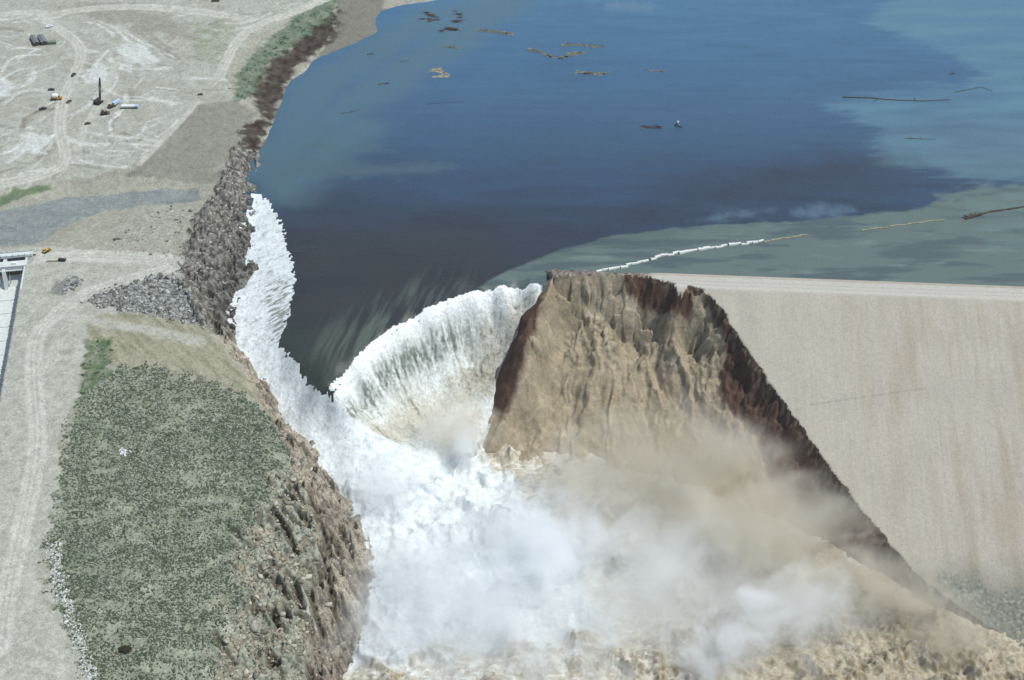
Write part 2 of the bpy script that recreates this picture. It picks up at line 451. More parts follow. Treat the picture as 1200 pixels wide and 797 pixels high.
lx = axis((-5000, -700, 430), (-700, -480, 11), (-480, -60, .8), (-60, 60, 3), (60, 700, 16), (700, 5000, 430))
ly = axis((-3000, 440, 215), (440, 500, 3), (500, 900, .75), (900, 1380, 1.25), (1380, 1600, 11), (1600, 6000, 440))
LX, LY = np.meshgrid(lx, ly)
cxl = np.clip(LX, -620, 80); cyl = np.clip(LY, 470, 1420)
ZL = landT(cxl, cyl)
d, s, side = polyd(rim, LX, LY, 700)
side = -side
jit = fbm(LX / 22, LY / 22, 4, 101)
dr = np.maximum(d * side + 5 * jit * sstep(rim_s[4], rim_s[6], s), 0) * (side > -2)
far_s = np.interp(s, rim_s, rim_slope)
rockn = fbm(LX / 9, LY / 9, 5, 103, .6); rock2 = ridged(LX / 16, LY / 16, 4, 107)
cl = dr * far_s
# ledges in the cliff
step = 7.0
cl = cl + 1.6 * np.sin(cl / step * 2 * math.pi + 3 * jit) * sstep(2, 10, cl)
ZL = ZL - cl
right = (LX > 20) & (LY < 1000)
ZL = np.where(right | (ZL < -97), -97, ZL)
lake_side = (LX > -60) & (LY > 900)
ZL = np.where(lake_side, np.minimum(ZL, -8), ZL)
ZL = np.where(LX > 700, 14, ZL)
ZL = np.where((LX > 100) & (LX <= 700) & (LY > 880), -30, ZL)


def region(pts, soft=2.0, wob=4.0, scale=12.0, seed=0, X=None, Y=None, conv=on_land):
    X = LX if X is None else X; Y = LY if Y is None else Y
    a = np.array(pts, float); w = conv(a[:, 0], a[:, 1])
    dd, _, ss = polyd(w, X, Y, 30, True)
    sdv = dd * ss
    nb = np.abs(sdv) < 29
    out = (sdv < 0).astype(np.float32)
    nz = fbm(X[nb] / scale, Y[nb] / scale, 4, seed + 900, .6)
    out[nb] = sstep(soft, -soft, sdv[nb] + wob * nz * 2)
    return out


def stroke(pts, width, soft=1.0, wob=1.0, seed=0, X=None, Y=None, conv=on_land):
    X = LX if X is None else X; Y = LY if Y is None else Y
    a = np.array(pts, float)
    # smooth the polyline
    t = np.arange(len(a)); tt = np.linspace(0, len(a) - 1, len(a) * 6)
    if len(a) > 2:
        def cr(v):
            out = []
            for q in tt:
                i = int(min(q, len(a) - 2)); f = q - i
                p0 = v[max(i - 1, 0)]; p1 = v[i]; p2 = v[i + 1]; p3 = v[min(i + 2, len(a) - 1)]
                out.append(.5 * (2 * p1 + (p2 - p0) * f + (2 * p0 - 5 * p1 + 4 * p2 - p3) * f * f + (3 * p1 - p0 - 3 * p2 + p3) * f ** 3))
            return np.array(out)
        a = np.stack([cr(a[:, 0]), cr(a[:, 1])], -1)
    w = conv(a[:, 0], a[:, 1])
    dd, sv, sd_ = polyd(w, X, Y, width + 8)
    out = np.zeros(X.shape, np.float32); nb = dd < width + 7.5
    nz = fbm(X[nb] / 8, Y[nb] / 8, 3, seed + 950)
    out[nb] = sstep(width / 2 + soft, width / 2 - soft, dd[nb] + wob * nz)
    return out, dd * sd_


toem = region([(1085, 672), (1120, 668), (1160, 690), (1230, 700), (1230, 800), (1180, 745), (1130, 712)], 6, 8, 14, 88, DX, DY, lambda a, b: on_dam(a, b))
tn = fbm(DX / 2.2, DY / 2.2, 3, 89)
face_c = mixc(face_c, C(136, 140, 126), toem * .7); face_c = mixc(face_c, C(205, 205, 192), toem * sstep(.12, .4, tn) * .45); face_c = mixc(face_c, C(70, 74, 66), toem * sstep(.12, .4, -tn) * .5)
keep = ZD > -96
fk = fm(keep); fc_ = fm(iscut) & fk; ff = ~fm(iscut) & fk
ncell = (nn_[:-1, :-1] + nn_[1:, 1:]) / 2
dam = add_obj('earth_dam', None, label='long pale earth embankment dam with one end washed away into a steep brown scarp', category='dam')
dam.location = (float(u0[0]), float(u0[1]), -86)
bpy.context.view_layer.update()
def child(name, me, par, **kw):
    o = add_obj(name, me, par, **kw); o.matrix_parent_inverse = par.matrix_basis.inverted(); return o
child('downstream_face', grid_mesh('downstream_face', DX, DY, ZD, ff & (ncell > 0), M_dam, face_c), dam)
child('crest', grid_mesh('crest', DX, DY, ZD, ff & (ncell <= 0) & (ncell > -CREST_W), M_dam, face_c), dam)
child('upstream_face', grid_mesh('upstream_face', DX, DY, ZD, ff & (ncell <= -CREST_W), M_dam, face_c), dam)
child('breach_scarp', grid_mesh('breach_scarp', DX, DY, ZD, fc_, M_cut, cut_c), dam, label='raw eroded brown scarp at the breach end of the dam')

# region masks
yard = region([(-80, -60), (250, -60), (375, 2), (300, 42), (262, 85), (275, 118), (232, 122), (212, 145), (185, 175), (160, 195), (110, 205), (60, 215), (0, 228), (-80, 240)], 1.5, 2, 10, 1)
greyflat = region([(232, 122), (275, 118), (300, 130), (290, 165), (262, 215), (150, 206), (160, 195), (185, 175), (212, 145)], 1.5, 3, 10, 2)
gslope = region([(400, -10), (345, 20), (300, 58), (275, 90), (278, 118), (300, 112), (312, 80), (345, 52), (390, 32)], 3, 4, 10, 3)
dark1 = region([(398, 12), (396, 40), (375, 58), (352, 76), (338, 96), (331, 120), (318, 145), (294, 118), (300, 98), (318, 72), (350, 46)], 5, 6, 12, 4)
prom = region([(396, 0), (450, -8), (450, 40), (395, 62), (365, 75), (392, 40)], 2, 2, 8, 5)
dark2 = region([(284, 145), (318, 138), (304, 178), (298, 205), (284, 180)], 3, 6, 8, 6)
channel = region([(-40, 262), (0, 247), (70, 233), (140, 226), (200, 222), (232, 222), (235, 233), (190, 240), (130, 246), (95, 257), (65, 272), (50, 284), (0, 290), (-40, 292)], 1.5, 2.5, 14, 7)
gstrip = region([(-10, 236), (18, 222), (55, 217), (60, 222), (35, 228), (0, 242)], 1.5, 2, 8, 8)
rocky = region([(276, 165), (262, 205), (235, 250), (205, 310), (214, 345), (238, 386), (262, 386), (300, 350), (330, 230), (310, 190), (290, 175)], 2, 5, 8, 9)
debris = region([(215, 235), (245, 250), (205, 315), (150, 300), (120, 290), (150, 262)], 4, 8, 10, 10)
bench = region([(-40, 290), (60, 290), (205, 300), (212, 330), (235, 382), (262, 405), (130, 395), (100, 400), (90, 470), (70, 520), (75, 580), (50, 650), (100, 800), (80, 900), (-100, 900), (-100, 300)], 1.5, 3, 10, 11)
rip1 = region([(92, 355), (128, 338), (190, 320), (210, 330), (228, 365), (240, 383), (200, 377), (150, 365)], 1.5, 4, 8, 12)
rip2 = region([(55, 345), (66, 331), (90, 324), (95, 334), (72, 347)], 1.5, 3, 6, 13)
tanb = region([(98, 372), (150, 366), (240, 383), (300, 452), (335, 500), (300, 470), (240, 448), (180, 432), (135, 432), (105, 395)], 2, 3, 10, 14)
gspot = region([(100, 400), (132, 396), (128, 445), (90, 478), (98, 430)], 2, 4, 8, 15)
hill = region([(88, 475), (135, 432), (180, 428), (250, 450), (330, 490), (420, 590), (440, 640), (420, 900), (120, 900), (100, 790), (60, 690), (55, 640), (70, 570), (76, 510)], 3.5, 7, 7, 16)
hrock = region([(345, 530), (420, 590), (440, 650), (420, 900), (235, 900), (262, 720), (285, 640), (320, 570)], 6, 14, 22, 17)
pale_edge, _ = stroke([(62, 640), (70, 690), (85, 735), (105, 790), (110, 830)], 6, 2, 4, 18)
roadL, dL = stroke([(0, 760), (10, 690), (30, 600), (44, 520), (40, 450), (42, 400), (62, 372), (100, 345), (150, 328), (205, 312)], 12, 1.0, .8, 19)
roadL2, dL2 = stroke([(62, 372), (90, 372), (130, 380), (180, 388), (235, 400)], 9, 2, 2, 20)
roadB, dB = stroke([(40, 302), (100, 300), (160, 302), (206, 306)], 16, 1.5, 1.5, 21)
roadY, dY = stroke([(-40, 22), (40, 14), (52, 22), (72, 36), (90, 50), (95, 66), (86, 90), (74, 118), (70, 150), (76, 185), (62, 200), (20, 212), (-30, 220)], 10, 1.2, 1.5, 22)
roadT, dT = stroke([(55, 20), (90, 12), (150, 8), (220, 12), (290, 22)], 12, 2, 2, 23)
roadK, dK = stroke([(256, 92), (265, 72), (280, 46), (305, 28), (350, 12), (400, -10)], 10, 1.2, 1.2, 24)
roadC, _ = stroke([(138, 68), (128, 95), (114, 125), (98, 152), (90, 185)], 7, 2, 2, 25)
roadD, _ = stroke([(232, 120), (212, 142), (190, 165), (164, 192)], 5, 1.2, 1, 26)

n1 = fbm(LX / 40, LY / 40, 5, 201, .55); n2 = fbm(LX / 9, LY / 9, 4, 202, .6); n3 = fbm(LX / 2.6, LY / 2.6, 3, 203, .6)
wx = LX + 40 * fbm(LX / 90, LY / 90, 3, 204); wy = LY + 40 * fbm(LX / 90, LY / 90, 3, 205)
trk = fbm((wx * .5 + wy * .86) / 5, (wx * .86 - wy * .5) / 90, 4, 206, .6)
trk2 = fbm((wx * .9 - wy * .4) / 5, (wx * .4 + wy * .9) / 70, 4, 207, .6)
ftrk = np.where(fbm(LX / 120, LY / 120, 2, 208) > 0, trk, trk2)
lc = np.empty(LX.shape + (3,), np.float32); lc[:] = C(176, 174, 158)
lc *= (1 + .12 * n1 + .12 * n2)[..., None]
lc = mixc(lc, C(188, 190, 178), yard)
yk = yard * np.clip(.5 + 1.6 * n1, 0, 1)
lc = mixc(lc, C(170, 168, 152), yk * .6)
lc = mixc(lc, C(222, 224, 216), yard * sstep(.2, .5, ftrk + .3 * n1) * .4)
lc = mixc(lc, C(158, 154, 138), yard * sstep(.15, .45, -ftrk + .2 * n2) * .3)
rt_ = random.Random(5)
for (bx0, by0, bx1, by1, dirx, diry, ln, cnt) in ((0, 150, 62, 205, .8, -.45, 45, 16), (0, 60, 50, 150, .75, -.5, 60, 12), (95, 30, 200, 85, .8, .55, 55, 22), (95, 70, 150, 150, -.35, .9, 60, 14), (150, 80, 270, 125, .95, .15, 60, 12),
                                                 (85, 150, 200, 205, .85, .2, 50, 16), (0, 20, 60, 60, .9, .1, 50, 7), (150, 140, 215, 195, -.6, .75, 40, 10), (200, 20, 300, 60, .9, -.3, 60, 8)):
    for _k in range(cnt):
        x0_ = rt_.uniform(bx0, bx1); y0_ = rt_.uniform(by0, by1); a_ = math.atan2(diry, dirx) + rt_.gauss(0, .16); cv0 = rt_.gauss(0, .5); L_ = ln * rt_.uniform(.4, 1.1)
        pts_ = []
        for q in np.linspace(-.5, .5, 4):
            pts_.append((x0_ + math.cos(a_ + cv0 * q) * L_ * q, y0_ + math.sin(a_ + cv0 * q) * L_ * q * .62))
        wd_ = rt_.choice([1.6, 2.2, 3.2, 5.0]); ms_, ds_ = stroke(pts_, wd_, .8, .9, 300 + _k)
        lc = mixc(lc, C(228, 230, 223) if rt_.random() < .66 else C(150, 147, 132), yard * ms_ * rt_.uniform(.5, .95) * np.clip(.8 + n2, 0, 1))
for pts_ in ([(0, 90), (12, 92), (16, 105), (8, 112), (-5, 110)], [(135, 55), (165, 52), (190, 70), (175, 78), (150, 72)], [(110, 75), (130, 80), (128, 100), (108, 98), (98, 90)], [(30, 155), (60, 160), (52, 178), (18, 182)]):
    lc = mixc(lc, C(220, 224, 218), region(pts_, 3, 6, 10, 31) * .8)
gy_ = region([(228, 30), (262, 22), (275, 40), (258, 80), (228, 68)], 4, 8, 12, 27)
lc = mixc(lc, C(150, 160, 132), gy_ * np.clip(.5 + n2 * 1.5, 0, 1) * .8)
tdark = region([(60, 12), (130, 2), (200, 22), (230, 45), (190, 42), (110, 22)], 6, 10, 25, 28)
lc = mixc(lc, C(160, 158, 145), tdark * .8)
lc = mixc(lc, C(148, 147, 134), greyflat * (.9 + .1 * n2))
lc = mixc(lc, C(176, 178, 170), greyflat * sstep(.2, .5, n1) * .5)
lc = mixc(lc, C(104, 124, 100), gslope * np.clip(.8 + .5 * n2, 0, 1))
lc = mixc(lc, C(130, 128, 116), prom * .9)
lc = mixc(lc, C(62, 48, 41), np.maximum(dark1, dark2) * np.clip(.9 + .3 * n2, 0, 1))
lc = mixc(lc, C(200, 202, 192), debris * sstep(.05, .4, n3) * .7)
lc = mixc(lc, C(150, 157, 154), channel)
lc = mixc(lc, C(126, 133, 132), channel * sstep(0, .5, fbm(LX / 50, LY / 10, 4, 209)) * .5)
lc = mixc(lc, C(110, 130, 92), gstrip * .9)
lc = mixc(lc, C(136, 132, 124), rocky)
lc = mixc(lc, C(70, 67, 62), rocky * sstep(-.1, .25, .5 * n3 + .6 * n2))
lc = mixc(lc, C(200, 197, 186), rocky * sstep(.18, .4, -n3 + .3 * n2) * .9)
lc = mixc(lc, C(190, 190, 177), bench)
lc = mixc(lc, C(206, 207, 194), bench * sstep(0, .4, n1) * .5)
lc = mixc(lc, C(166, 162, 144), bench * sstep(.1, .4, -n2 + .3 * n1) * .45)
lc = mixc(lc, C(142, 144, 138), np.maximum(rip1, rip2) * .9)
lc = mixc(lc, C(172, 168, 144), tanb * .9)
lc = mixc(lc, C(136, 136, 108), tanb * sstep(-.1, .3, fbm((LX + LY) / 6, (LX - LY) / 40, 4, 210)) * .6)
for m_, dd_ in ((roadL, dL), (roadB, dB), (roadY, dY), (roadT, dT), (roadK, dK)):
    lc = mixc(lc, C(214, 214, 202), m_ * .75)
    lc = mixc(lc, C(180, 177, 162), m_ * np.exp(-((np.abs(dd_) - 1.6) / .7) ** 2) * .6)
lc = mixc(lc, C(205, 204, 192), np.maximum(roadL2 * .6, np.maximum(roadC, roadD) * .8))
lc = mixc(lc, C(104, 122, 88), gspot * np.clip(.8 + n2, 0, 1))
rockn_ = fbm(LX / 9, LY / 9, 5, 103, .6)
soil = np.empty_like(lc); soil[:] = C(190, 192, 174)
soil = mixc(soil, C(126, 136, 110), np.clip(.62 + .5 * n2 + .4 * n1 - .3 * hrock, 0, 1))
soil = mixc(soil, C(112, 124, 100), sstep(-.05, .3, n3 + .15 * n2) * .6)
soil = mixc(soil, C(178, 168, 146), hrock * sstep(-.15, .2, n2) * .8); soil = mixc(soil, C(110, 100, 82), hrock * sstep(.1, .4, n3 + .5 * rockn_) * .6)
lc = lc * (1 - hill[..., None]) + soil * hill[..., None]
lc = mixc(lc, C(216, 218, 210), pale_edge * sstep(-.2, .2, n3) * .8)
# cliff rock
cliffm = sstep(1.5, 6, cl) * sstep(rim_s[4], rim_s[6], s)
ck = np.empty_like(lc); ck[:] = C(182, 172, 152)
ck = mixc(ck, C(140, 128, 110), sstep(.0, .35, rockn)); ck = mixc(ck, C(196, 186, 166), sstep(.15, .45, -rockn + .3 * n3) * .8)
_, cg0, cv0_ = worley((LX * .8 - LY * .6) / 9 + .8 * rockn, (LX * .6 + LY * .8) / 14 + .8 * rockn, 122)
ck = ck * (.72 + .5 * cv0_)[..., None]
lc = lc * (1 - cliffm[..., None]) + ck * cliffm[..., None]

# relief
_, rg, rv = worley((LX * .8 + LY * .6) / 6.5 + .9 * rockn, (LY * .8 - LX * .6) / 13 + .9 * rockn, 120); _, rg2, rv2 = worley(LX / 2.6 + .4 * rockn, LY / 2.2, 121)
cg, cv_ = cg0, cv0_
facet = (rv - .5) * 4.6 + (rv2 - .5) * .9 - 1.4 * sstep(.14, 0, rg)
big = (cv_ - .5) * 6 + (rv - .5) * 2.6 + (rv2 - .5) * 1.3 - 2.2 * sstep(.12, 0, cg)
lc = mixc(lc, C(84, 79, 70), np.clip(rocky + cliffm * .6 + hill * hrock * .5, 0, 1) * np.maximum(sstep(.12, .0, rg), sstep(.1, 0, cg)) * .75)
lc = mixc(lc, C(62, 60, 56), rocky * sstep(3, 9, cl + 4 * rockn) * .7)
lc = mixc(lc, C(190, 187, 176), np.clip(rocky * .5 + cliffm * .4, 0, 1) * (rv2 > .66) * .6)
ZL += .35 * n2 * (1 - np.maximum(channel, np.clip(roadL + roadB + roadY, 0, 1)) * .9) + .5 * yard * np.maximum(n2 - .15, 0) * 3
ZL += rocky * (1.6 + rockn * 2.0 + (rock2 - .5) * 3.0 + facet * 1.15) + np.maximum(rip1, rip2) * (n3 * 1.2 + .4)
ZL += hill * (n2 * .5 + n3 * .3) + hill * hrock * (rockn * 2.4 + (rock2 - .6) * 3.0 + np.maximum(big, -1.5) * sstep(-.15, .2, n1 + .5 * n2) * 1.0)
ZL += cliffm * (rockn * 3.0 + (rock2 - .5) * 3.5 + big * 1.1)
ZL += debris * n3 * .8
crev = []
for pts_, wd_, dp_ in (([(316, 598), (326, 608), (336, 622)], 4, 6), ([(334, 622), (340, 634), (346, 645)], 4, 5), ([(322, 678), (330, 690), (340, 700)], 4.5, 6), ([(343, 684), (349, 700), (353, 712)], 3.5, 5), ([(360, 686), (366, 700), (370, 712)], 4, 6),
                       ([(266, 616), (280, 628), (296, 640)], 4, 4), ([(384, 598), (392, 616), (398, 634)], 4, 5), ([(250, 742), (262, 760), (272, 778)], 4, 4), ([(302, 664), (312, 676)], 3, 4), ([(376, 640), (384, 660), (386, 690)], 4, 6), ([(350, 560), (362, 578), (372, 600)], 3.5, 4), ([(290, 700), (300, 720)], 3, 4)):
    crev.append((pts_, wd_, dp_))
rc_ = random.Random(12)
for _k in range(46):
    x0_ = rc_.uniform(300, 400); y0_ = rc_.uniform(545, 790); a_ = rc_.gauss(1.0, .35); L_ = rc_.uniform(8, 26)
    if x0_ < 300 + (y0_ - 545) * -.1: continue
    crev.append(([(x0_, y0_), (x0_ + math.cos(a_) * L_ * .5 + rc_.gauss(0, 2), y0_ + math.sin(a_) * L_ * .5), (x0_ + math.cos(a_) * L_, y0_ + math.sin(a_) * L_)], rc_.uniform(1.6, 4.2), rc_.uniform(2, 6)))
for pts_, wd_, dp_ in crev:
    mk_, dk_ = stroke(pts_, wd_, 1.6, 3.0, 55 + int(wd_ * 10))
    ZL -= mk_ * dp_ * (1 + .6 * rockn); ZL += np.exp(-((np.abs(dk_) - wd_ * .9) / 1.8) ** 2) * (mk_ < .5) * (dk_ > 0) * 2.0
    lc = mixc(lc, C(96, 84, 66), mk_ * .7)
# excavation for the spillway chute
g0 = P(28, 312, 5.0)[:2]; g1 = P(-2, 478, 1.0)[:2]
SDIR = (g1 - g0) / np.linalg.norm(g1 - g0); SRT = np.array([-SDIR[1], SDIR[0]])
if SRT[0] < 0: SRT = -SRT                        # to the viewer's right
sp_a = (LX - g0[0]) * SDIR[0] + (LY - g0[1]) * SDIR[1]; sp_b = (LX - g0[0]) * SRT[0] + (LY - g0[1]) * SRT[1]
exc = (sp_a > -16) & (sp_a < 260) & (sp_b < -.9) & (sp_b > -31)
ZL = np.where(exc, np.minimum(ZL, -27 - .15 * np.maximum(sp_a, 0)), ZL)

label = np.zeros(LX.shape, np.int32)
def setl(m, v): label[m > .5] = v
setl(yard, 1); setl(hill, 2); setl(np.maximum(rocky, cliffm), 3); setl(np.maximum(roadL, roadB), 4); setl(np.maximum(np.maximum(roadY, roadT), roadK), 4); setl(channel, 5)
cell = label[:-1, :-1]
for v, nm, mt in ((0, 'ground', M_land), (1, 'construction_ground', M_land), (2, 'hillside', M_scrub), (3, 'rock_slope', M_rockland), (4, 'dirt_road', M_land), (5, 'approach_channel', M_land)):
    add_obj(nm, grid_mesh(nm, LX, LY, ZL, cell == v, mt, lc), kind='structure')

from bisect import bisect
def land_at(x, y):
    i = int(np.clip(bisect(lx, x) - 1, 0, len(lx) - 2)); j = int(np.clip(bisect(ly, y) - 1, 0, len(ly) - 2))
    fx = (x - lx[i]) / (lx[i + 1] - lx[i]); fy = (y - ly[j]) / (ly[j + 1] - ly[j])
    return (ZL[j, i] * (1 - fx) + ZL[j, i + 1] * fx) * (1 - fy) + (ZL[j + 1, i] * (1 - fx) + ZL[j + 1, i + 1] * fx) * fy
def mask_at(M, x, y):
    i = int(np.clip(bisect(lx, x) - 1, 0, len(lx) - 1)); j = int(np.clip(bisect(ly, y) - 1, 0, len(ly) - 1))
    return M[j, i]
def spot(px, py, lift=0.0):
    p = on_land(px, py); x, y = float(p[0]), float(p[1])
    for _ in range(6):
        z = land_at(x, y); q = P(px, py, z); x, y = float(q[0]), float(q[1])
    return Vector((x, y, land_at(x, y) + lift))

# ---------------------------------------------------------------- WATER
arc_px = [(390, 465, -17), (400, 450, -15), (415, 430, -12), (438, 406, -9), (468, 385, -6), (500, 367, -4), (530, 354, -2.6), (560, 345, -1.5), (592, 338, -.7), (624, 333, -.2)]
wpts = [(305, 228, 0), (322, 250, 0), (345, 262, 0), (345, 300, -1), (348, 330, -2.6), (343, 380, -7), (350, 425, -11.5), (370, 450, -15), (400, 400, -6.5), (420, 360, -3), (395, 330, -1.6), (380, 300, -.7), (450, 355, -2.8), (470, 330, -1),
        (450, 300, -.3), (500, 325, -.8), (380, 260, 0), (420, 270, 0), (560, 318, -.2), (500, 290, 0), (600, 318, 0), (620, 322, 0), (550, 280, 0), (620, 290, 0), (330, 200, 0), (400, 220, 0), (500, 240, 0),
        (299, 300, -6), (290, 350, -11), (268, 372, -14), (252, 384, -16), (318, 340, -7), (330, 310, -3), (315, 270, -2), (300, 260, -3), (318, 390, -14), (300, 420, -22), (280, 405, -20), (330, 430, -20), (352, 455, -24), (382, 485, -30), (330, 470, -31), (312, 462, -30), (355, 505, -39), (345, 500, -38), (430, 495, -40),
        (395, 540, -49), (380, 545, -50), (450, 525, -50), (420, 590, -62), (470, 560, -60), (415, 640, -71), (430, 700, -77), (500, 600, -70), (540, 560, -75), (500, 700, -79), (450, 797, -84), (395, 797, -84), (600, 797, -86), (560, 620, -78), (600, 575, -80), (650, 560, -81), (700, 600, -83),
        (800, 640, -85), (900, 690, -86), (1000, 730, -87), (1100, 770, -88), (1200, 797, -88), (800, 760, -87), (700, 700, -85), (900, 850, -88), (600, 900, -88), (400, 900, -88), (1200, 900, -88),
        (420, 478, -38), (445, 500, -50), (485, 508, -63), (520, 500, -67), (545, 512, -72), (570, 515, -75),
        (562, 420, -44), (588, 400, -36), (600, 362, -17), (575, 378, -24), (540, 395, -28), (505, 412, -30), (475, 435, -33), (440, 448, -27), (530, 450, -52), (560, 462, -61), (580, 450, -58), (500, 460, -54), (465, 470, -47), (590, 430, -52)]
# points a short way over the lip
wp = [tuple(P(*a)) for a in arc_px] + [tuple(P(*a)) for a in wpts]
arc = np.array([P(*a) for a in arc_px])
for i in range(len(arc)):
    t = (arc[min(i + 1, len(arc) - 1)] - arc[max(i - 1, 0)])[:2]; t /= np.linalg.norm(t); r = np.array([t[1], -t[0]])
    wp.append((arc[i][0] + r[0] * 7, arc[i][1] + r[1] * 7, arc[i][2] - 7.5))
    wp.append((arc[i][0] - r[0] * 10, arc[i][1] - r[1] * 10, arc[i][2] * .72))
waterT = TPS(wp, 2.5e-3)
wxs = axis((-420, -210, 3), (-210, 350, .8), (350, 560, 5), (560, 720, 20))
wys = axis((380, 520, 8), (520, 950, .8), (950, 1400, 3), (1400, 4000, 200))
WX, WY = np.meshgrid(wxs, wys)
W0 = waterT(np.clip(WX, -230, 330), np.clip(WY, 500, 960))
flat = sstep(0, 25, WY - np.interp(WX, [-220, -160, -100, 0, 100, 400], [990, 960, 960, 925, 915, 905]))
dV, _, sV = polyd([P(*a)[:2] for a in ((300, 222, 0), (330, 215, 0), (400, 225, 0), (470, 270, 0), (560, 300, 0), (640, 318, 0), (640, 360, -10), (560, 560, -80), (600, 600, -80), (1250, 760, -88), (1250, 1000, -88), (250, 1000, -88), (230, 380, -14))], WX, WY, 30, True)
inside = sstep(10, -14, dV * sV)
inside = np.where(WY < 640, 1, inside)
Wz = np.minimum(W0, 0) * inside
nW = dam_n(WX, WY)
Wz = np.where((nW < -2) & (WX > P(640, 330, 0)[0]), 0, Wz)
lineA = P(634, 338, -3)[:2]; lineB = P(560, 530, -80)[:2]
rt = ((WX - lineA[0]) * (lineB[1] - lineA[1]) - (WY - lineA[1]) * (lineB[0] - lineA[0])) < 0
rt = rt & (nW > -2) & (WX > -40)
Wz = np.where(rt, np.minimum(W0, -81 - .01 * (WX)), Wz)
Wz = np.where((WY < 560), np.minimum(Wz, -86), Wz)

# masks on the water
def wconv(zfun):
    return lambda px, py: P(px, py, zfun)
def wz_at(px, py):
    z = np.full(np.shape(px), -40.0)
    for _ in range(50):
        p = P(px, py, z); z = .6 * z + .4 * np.minimum(waterT(p[..., 0], np.clip(p[..., 1], 500, 960)), 0)
    return P(px, py, z)
R = lambda pts, soft=2, wob=3, scale=10, seed=0, conv=wz_at: region(pts, soft, wob, scale, seed, WX, WY, conv)
lwhite = R([(303, 228), (318, 236), (330, 265), (340, 300), (346, 330), (340, 365), (328, 405), (345, 420), (352, 432), (372, 458), (392, 466), (420, 500), (480, 520), (500, 560), (560, 600), (640, 700), (640, 1000), (200, 1000), (200, 380), (238, 375), (266, 320), (286, 255), (297, 226)], 2.0, 3.0, 5, 301)
lsoft = R([(300, 232), (312, 240), (324, 268), (333, 300), (338, 330), (332, 362), (320, 405), (338, 425), (346, 440), (368, 464), (392, 475), (430, 505), (480, 520), (500, 560), (560, 600), (640, 700), (640, 1000), (200, 1000), (200, 380), (280, 240)], 5, 3, 5, 301)
dA, sA, sideA = polyd(arc, WX, WY, 90)
over = (sideA > 0)
falls = R([(390, 465), (400, 450), (415, 430), (438, 406), (468, 385), (500, 367), (530, 354), (560, 345), (592, 338), (626, 331), (640, 338), (600, 440), (585, 510), (540, 525), (480, 525), (430, 500), (405, 485)], .8, .8, 5, 302)
falls = np.maximum(falls, ((dA < 3.6 + 2.4 * fbm(WX / 4, WY / 4, 3, 325)) & (sideA < 0) & (sA > 2) & (sA < 178)).astype(np.float32))
pool = R([(405, 560), (470, 560), (540, 530), (590, 520), (700, 560), (900, 660), (1250, 760), (1250, 1000), (350, 1000), (350, 700)], 5, 6, 14, 303)
moving = np.maximum(np.maximum(lwhite, falls), pool)
moving = np.maximum(moving, ((Wz < -24)).astype(np.float32))
# turbulence
tA = fbm(WX / 6, WY / 6, 5, 311, .6); tB = ridged(WX / 12, WY / 12, 4, 313); tC = fbm(WX / 28, WY / 28, 4, 315, .55); tD = np.abs(fbm(WX / 16 + 2 * tC, WY / 16, 4, 317, .55))
tE = fbm(WX / 55, WY / 55, 3, 330)
strk = fbm(sA / 3.2 + .8 * tC, dA / 16, 4, 319, .6)
strk2 = fbm(sA / 9 + .5 * tC, dA / 30, 4, 320, .6)
tF = ridged(WX / 3.2 + .8 * tA, WY / 3.2, 3, 323); tG = fbm(WX / 2.4, WY / 2.4, 3, 324, .6)
disp = lsoft * (tA * .6 + (tB - .5) * .7 + tC * 1.6) * (1 - .6 * sstep(.5, 1, Wz > -14)) + falls * (strk * .6 + strk2 * .6 + tA * .9 + (tF - .5) * 1.0) * sstep(4, 22, dA)
surge = np.maximum(ridged(WX / 46 + .35 * tC, WY / 34 + .35 * tC, 2, 341) - .35, 0) * sstep(-.25, .25, tE + .1)
cauli = 1 - np.abs(fbm(WX / 13, WY / 13, 2, 342)) * 2.2; cauli2 = 1 - np.abs(fbm(WX / 5, WY / 5, 3, 343)) * 2
pw = np.maximum(pool - .3 * lwhite, 0)
fil = ridged((WX + 5 * tC) / 11 + .6 * tA, (WY + 5 * tC) / 8, 5, 346)
cauli3 = 1 - np.abs(fbm(WX / 2.6, WY / 2.6, 2, 345)) * 2
disp += pw * (surge * 9 + (surge + .12 + .22 * sstep(60, 200, WX)) * (cauli * 5 + cauli2 * 2.4 + cauli3 * .7) - 2)
disp += pw * (tC * 4 + (.35 - tD) * 4 * sstep(-.3, .3, tE) + tA * (.5 + .6 * sstep(-.1, .3, tE)))
disp += np.exp(-(dA / 2.2) ** 2) * falls * (.25 + .4 * tA)
# dark tongue: faint long ripples
disp += (1 - moving) * .10 * fbm(WX / 7, WY / 7, 3, 321) * inside
Wd = Wz + disp

# colours
wc = np.empty(WX.shape + (3,), np.float32); wc[:] = lin(226, 232, 232, .86)
wc = mixc(wc, lin(184, 196, 192, .8), sstep(.05, .35, tA + .3 * tC) * .55)
fcx = np.empty_like(wc); fcx[:] = lin(232, 236, 230, .88)
g1_ = sstep(.05, .35, .5 * strk + .5 * tG + .5 * strk2)
fcx = mixc(fcx, lin(126, 136, 116, .75), g1_ * .6)
fcx = mixc(fcx, lin(240, 243, 240, .86), sstep(.45, .8, tF + .25 * tG) * .55)
band = np.exp(-((dA - 12) / 6) ** 2) * sstep(.05, .4, 1 - sA / 175)
fcx = mixc(fcx, lin(78, 94, 74, .75), np.clip(band * (.55 + 1.3 * strk + .9 * tG), 0, .85))
muddy = sstep(14, 34, dA - .12 * (sA - 60) + 10 * tC)
fcx = mixc(fcx, lin(182, 176, 154, .75), muddy * .75)
fcx = mixc(fcx, lin(196, 192, 172, .75), muddy * sstep(.1, .4, tA) * .7)
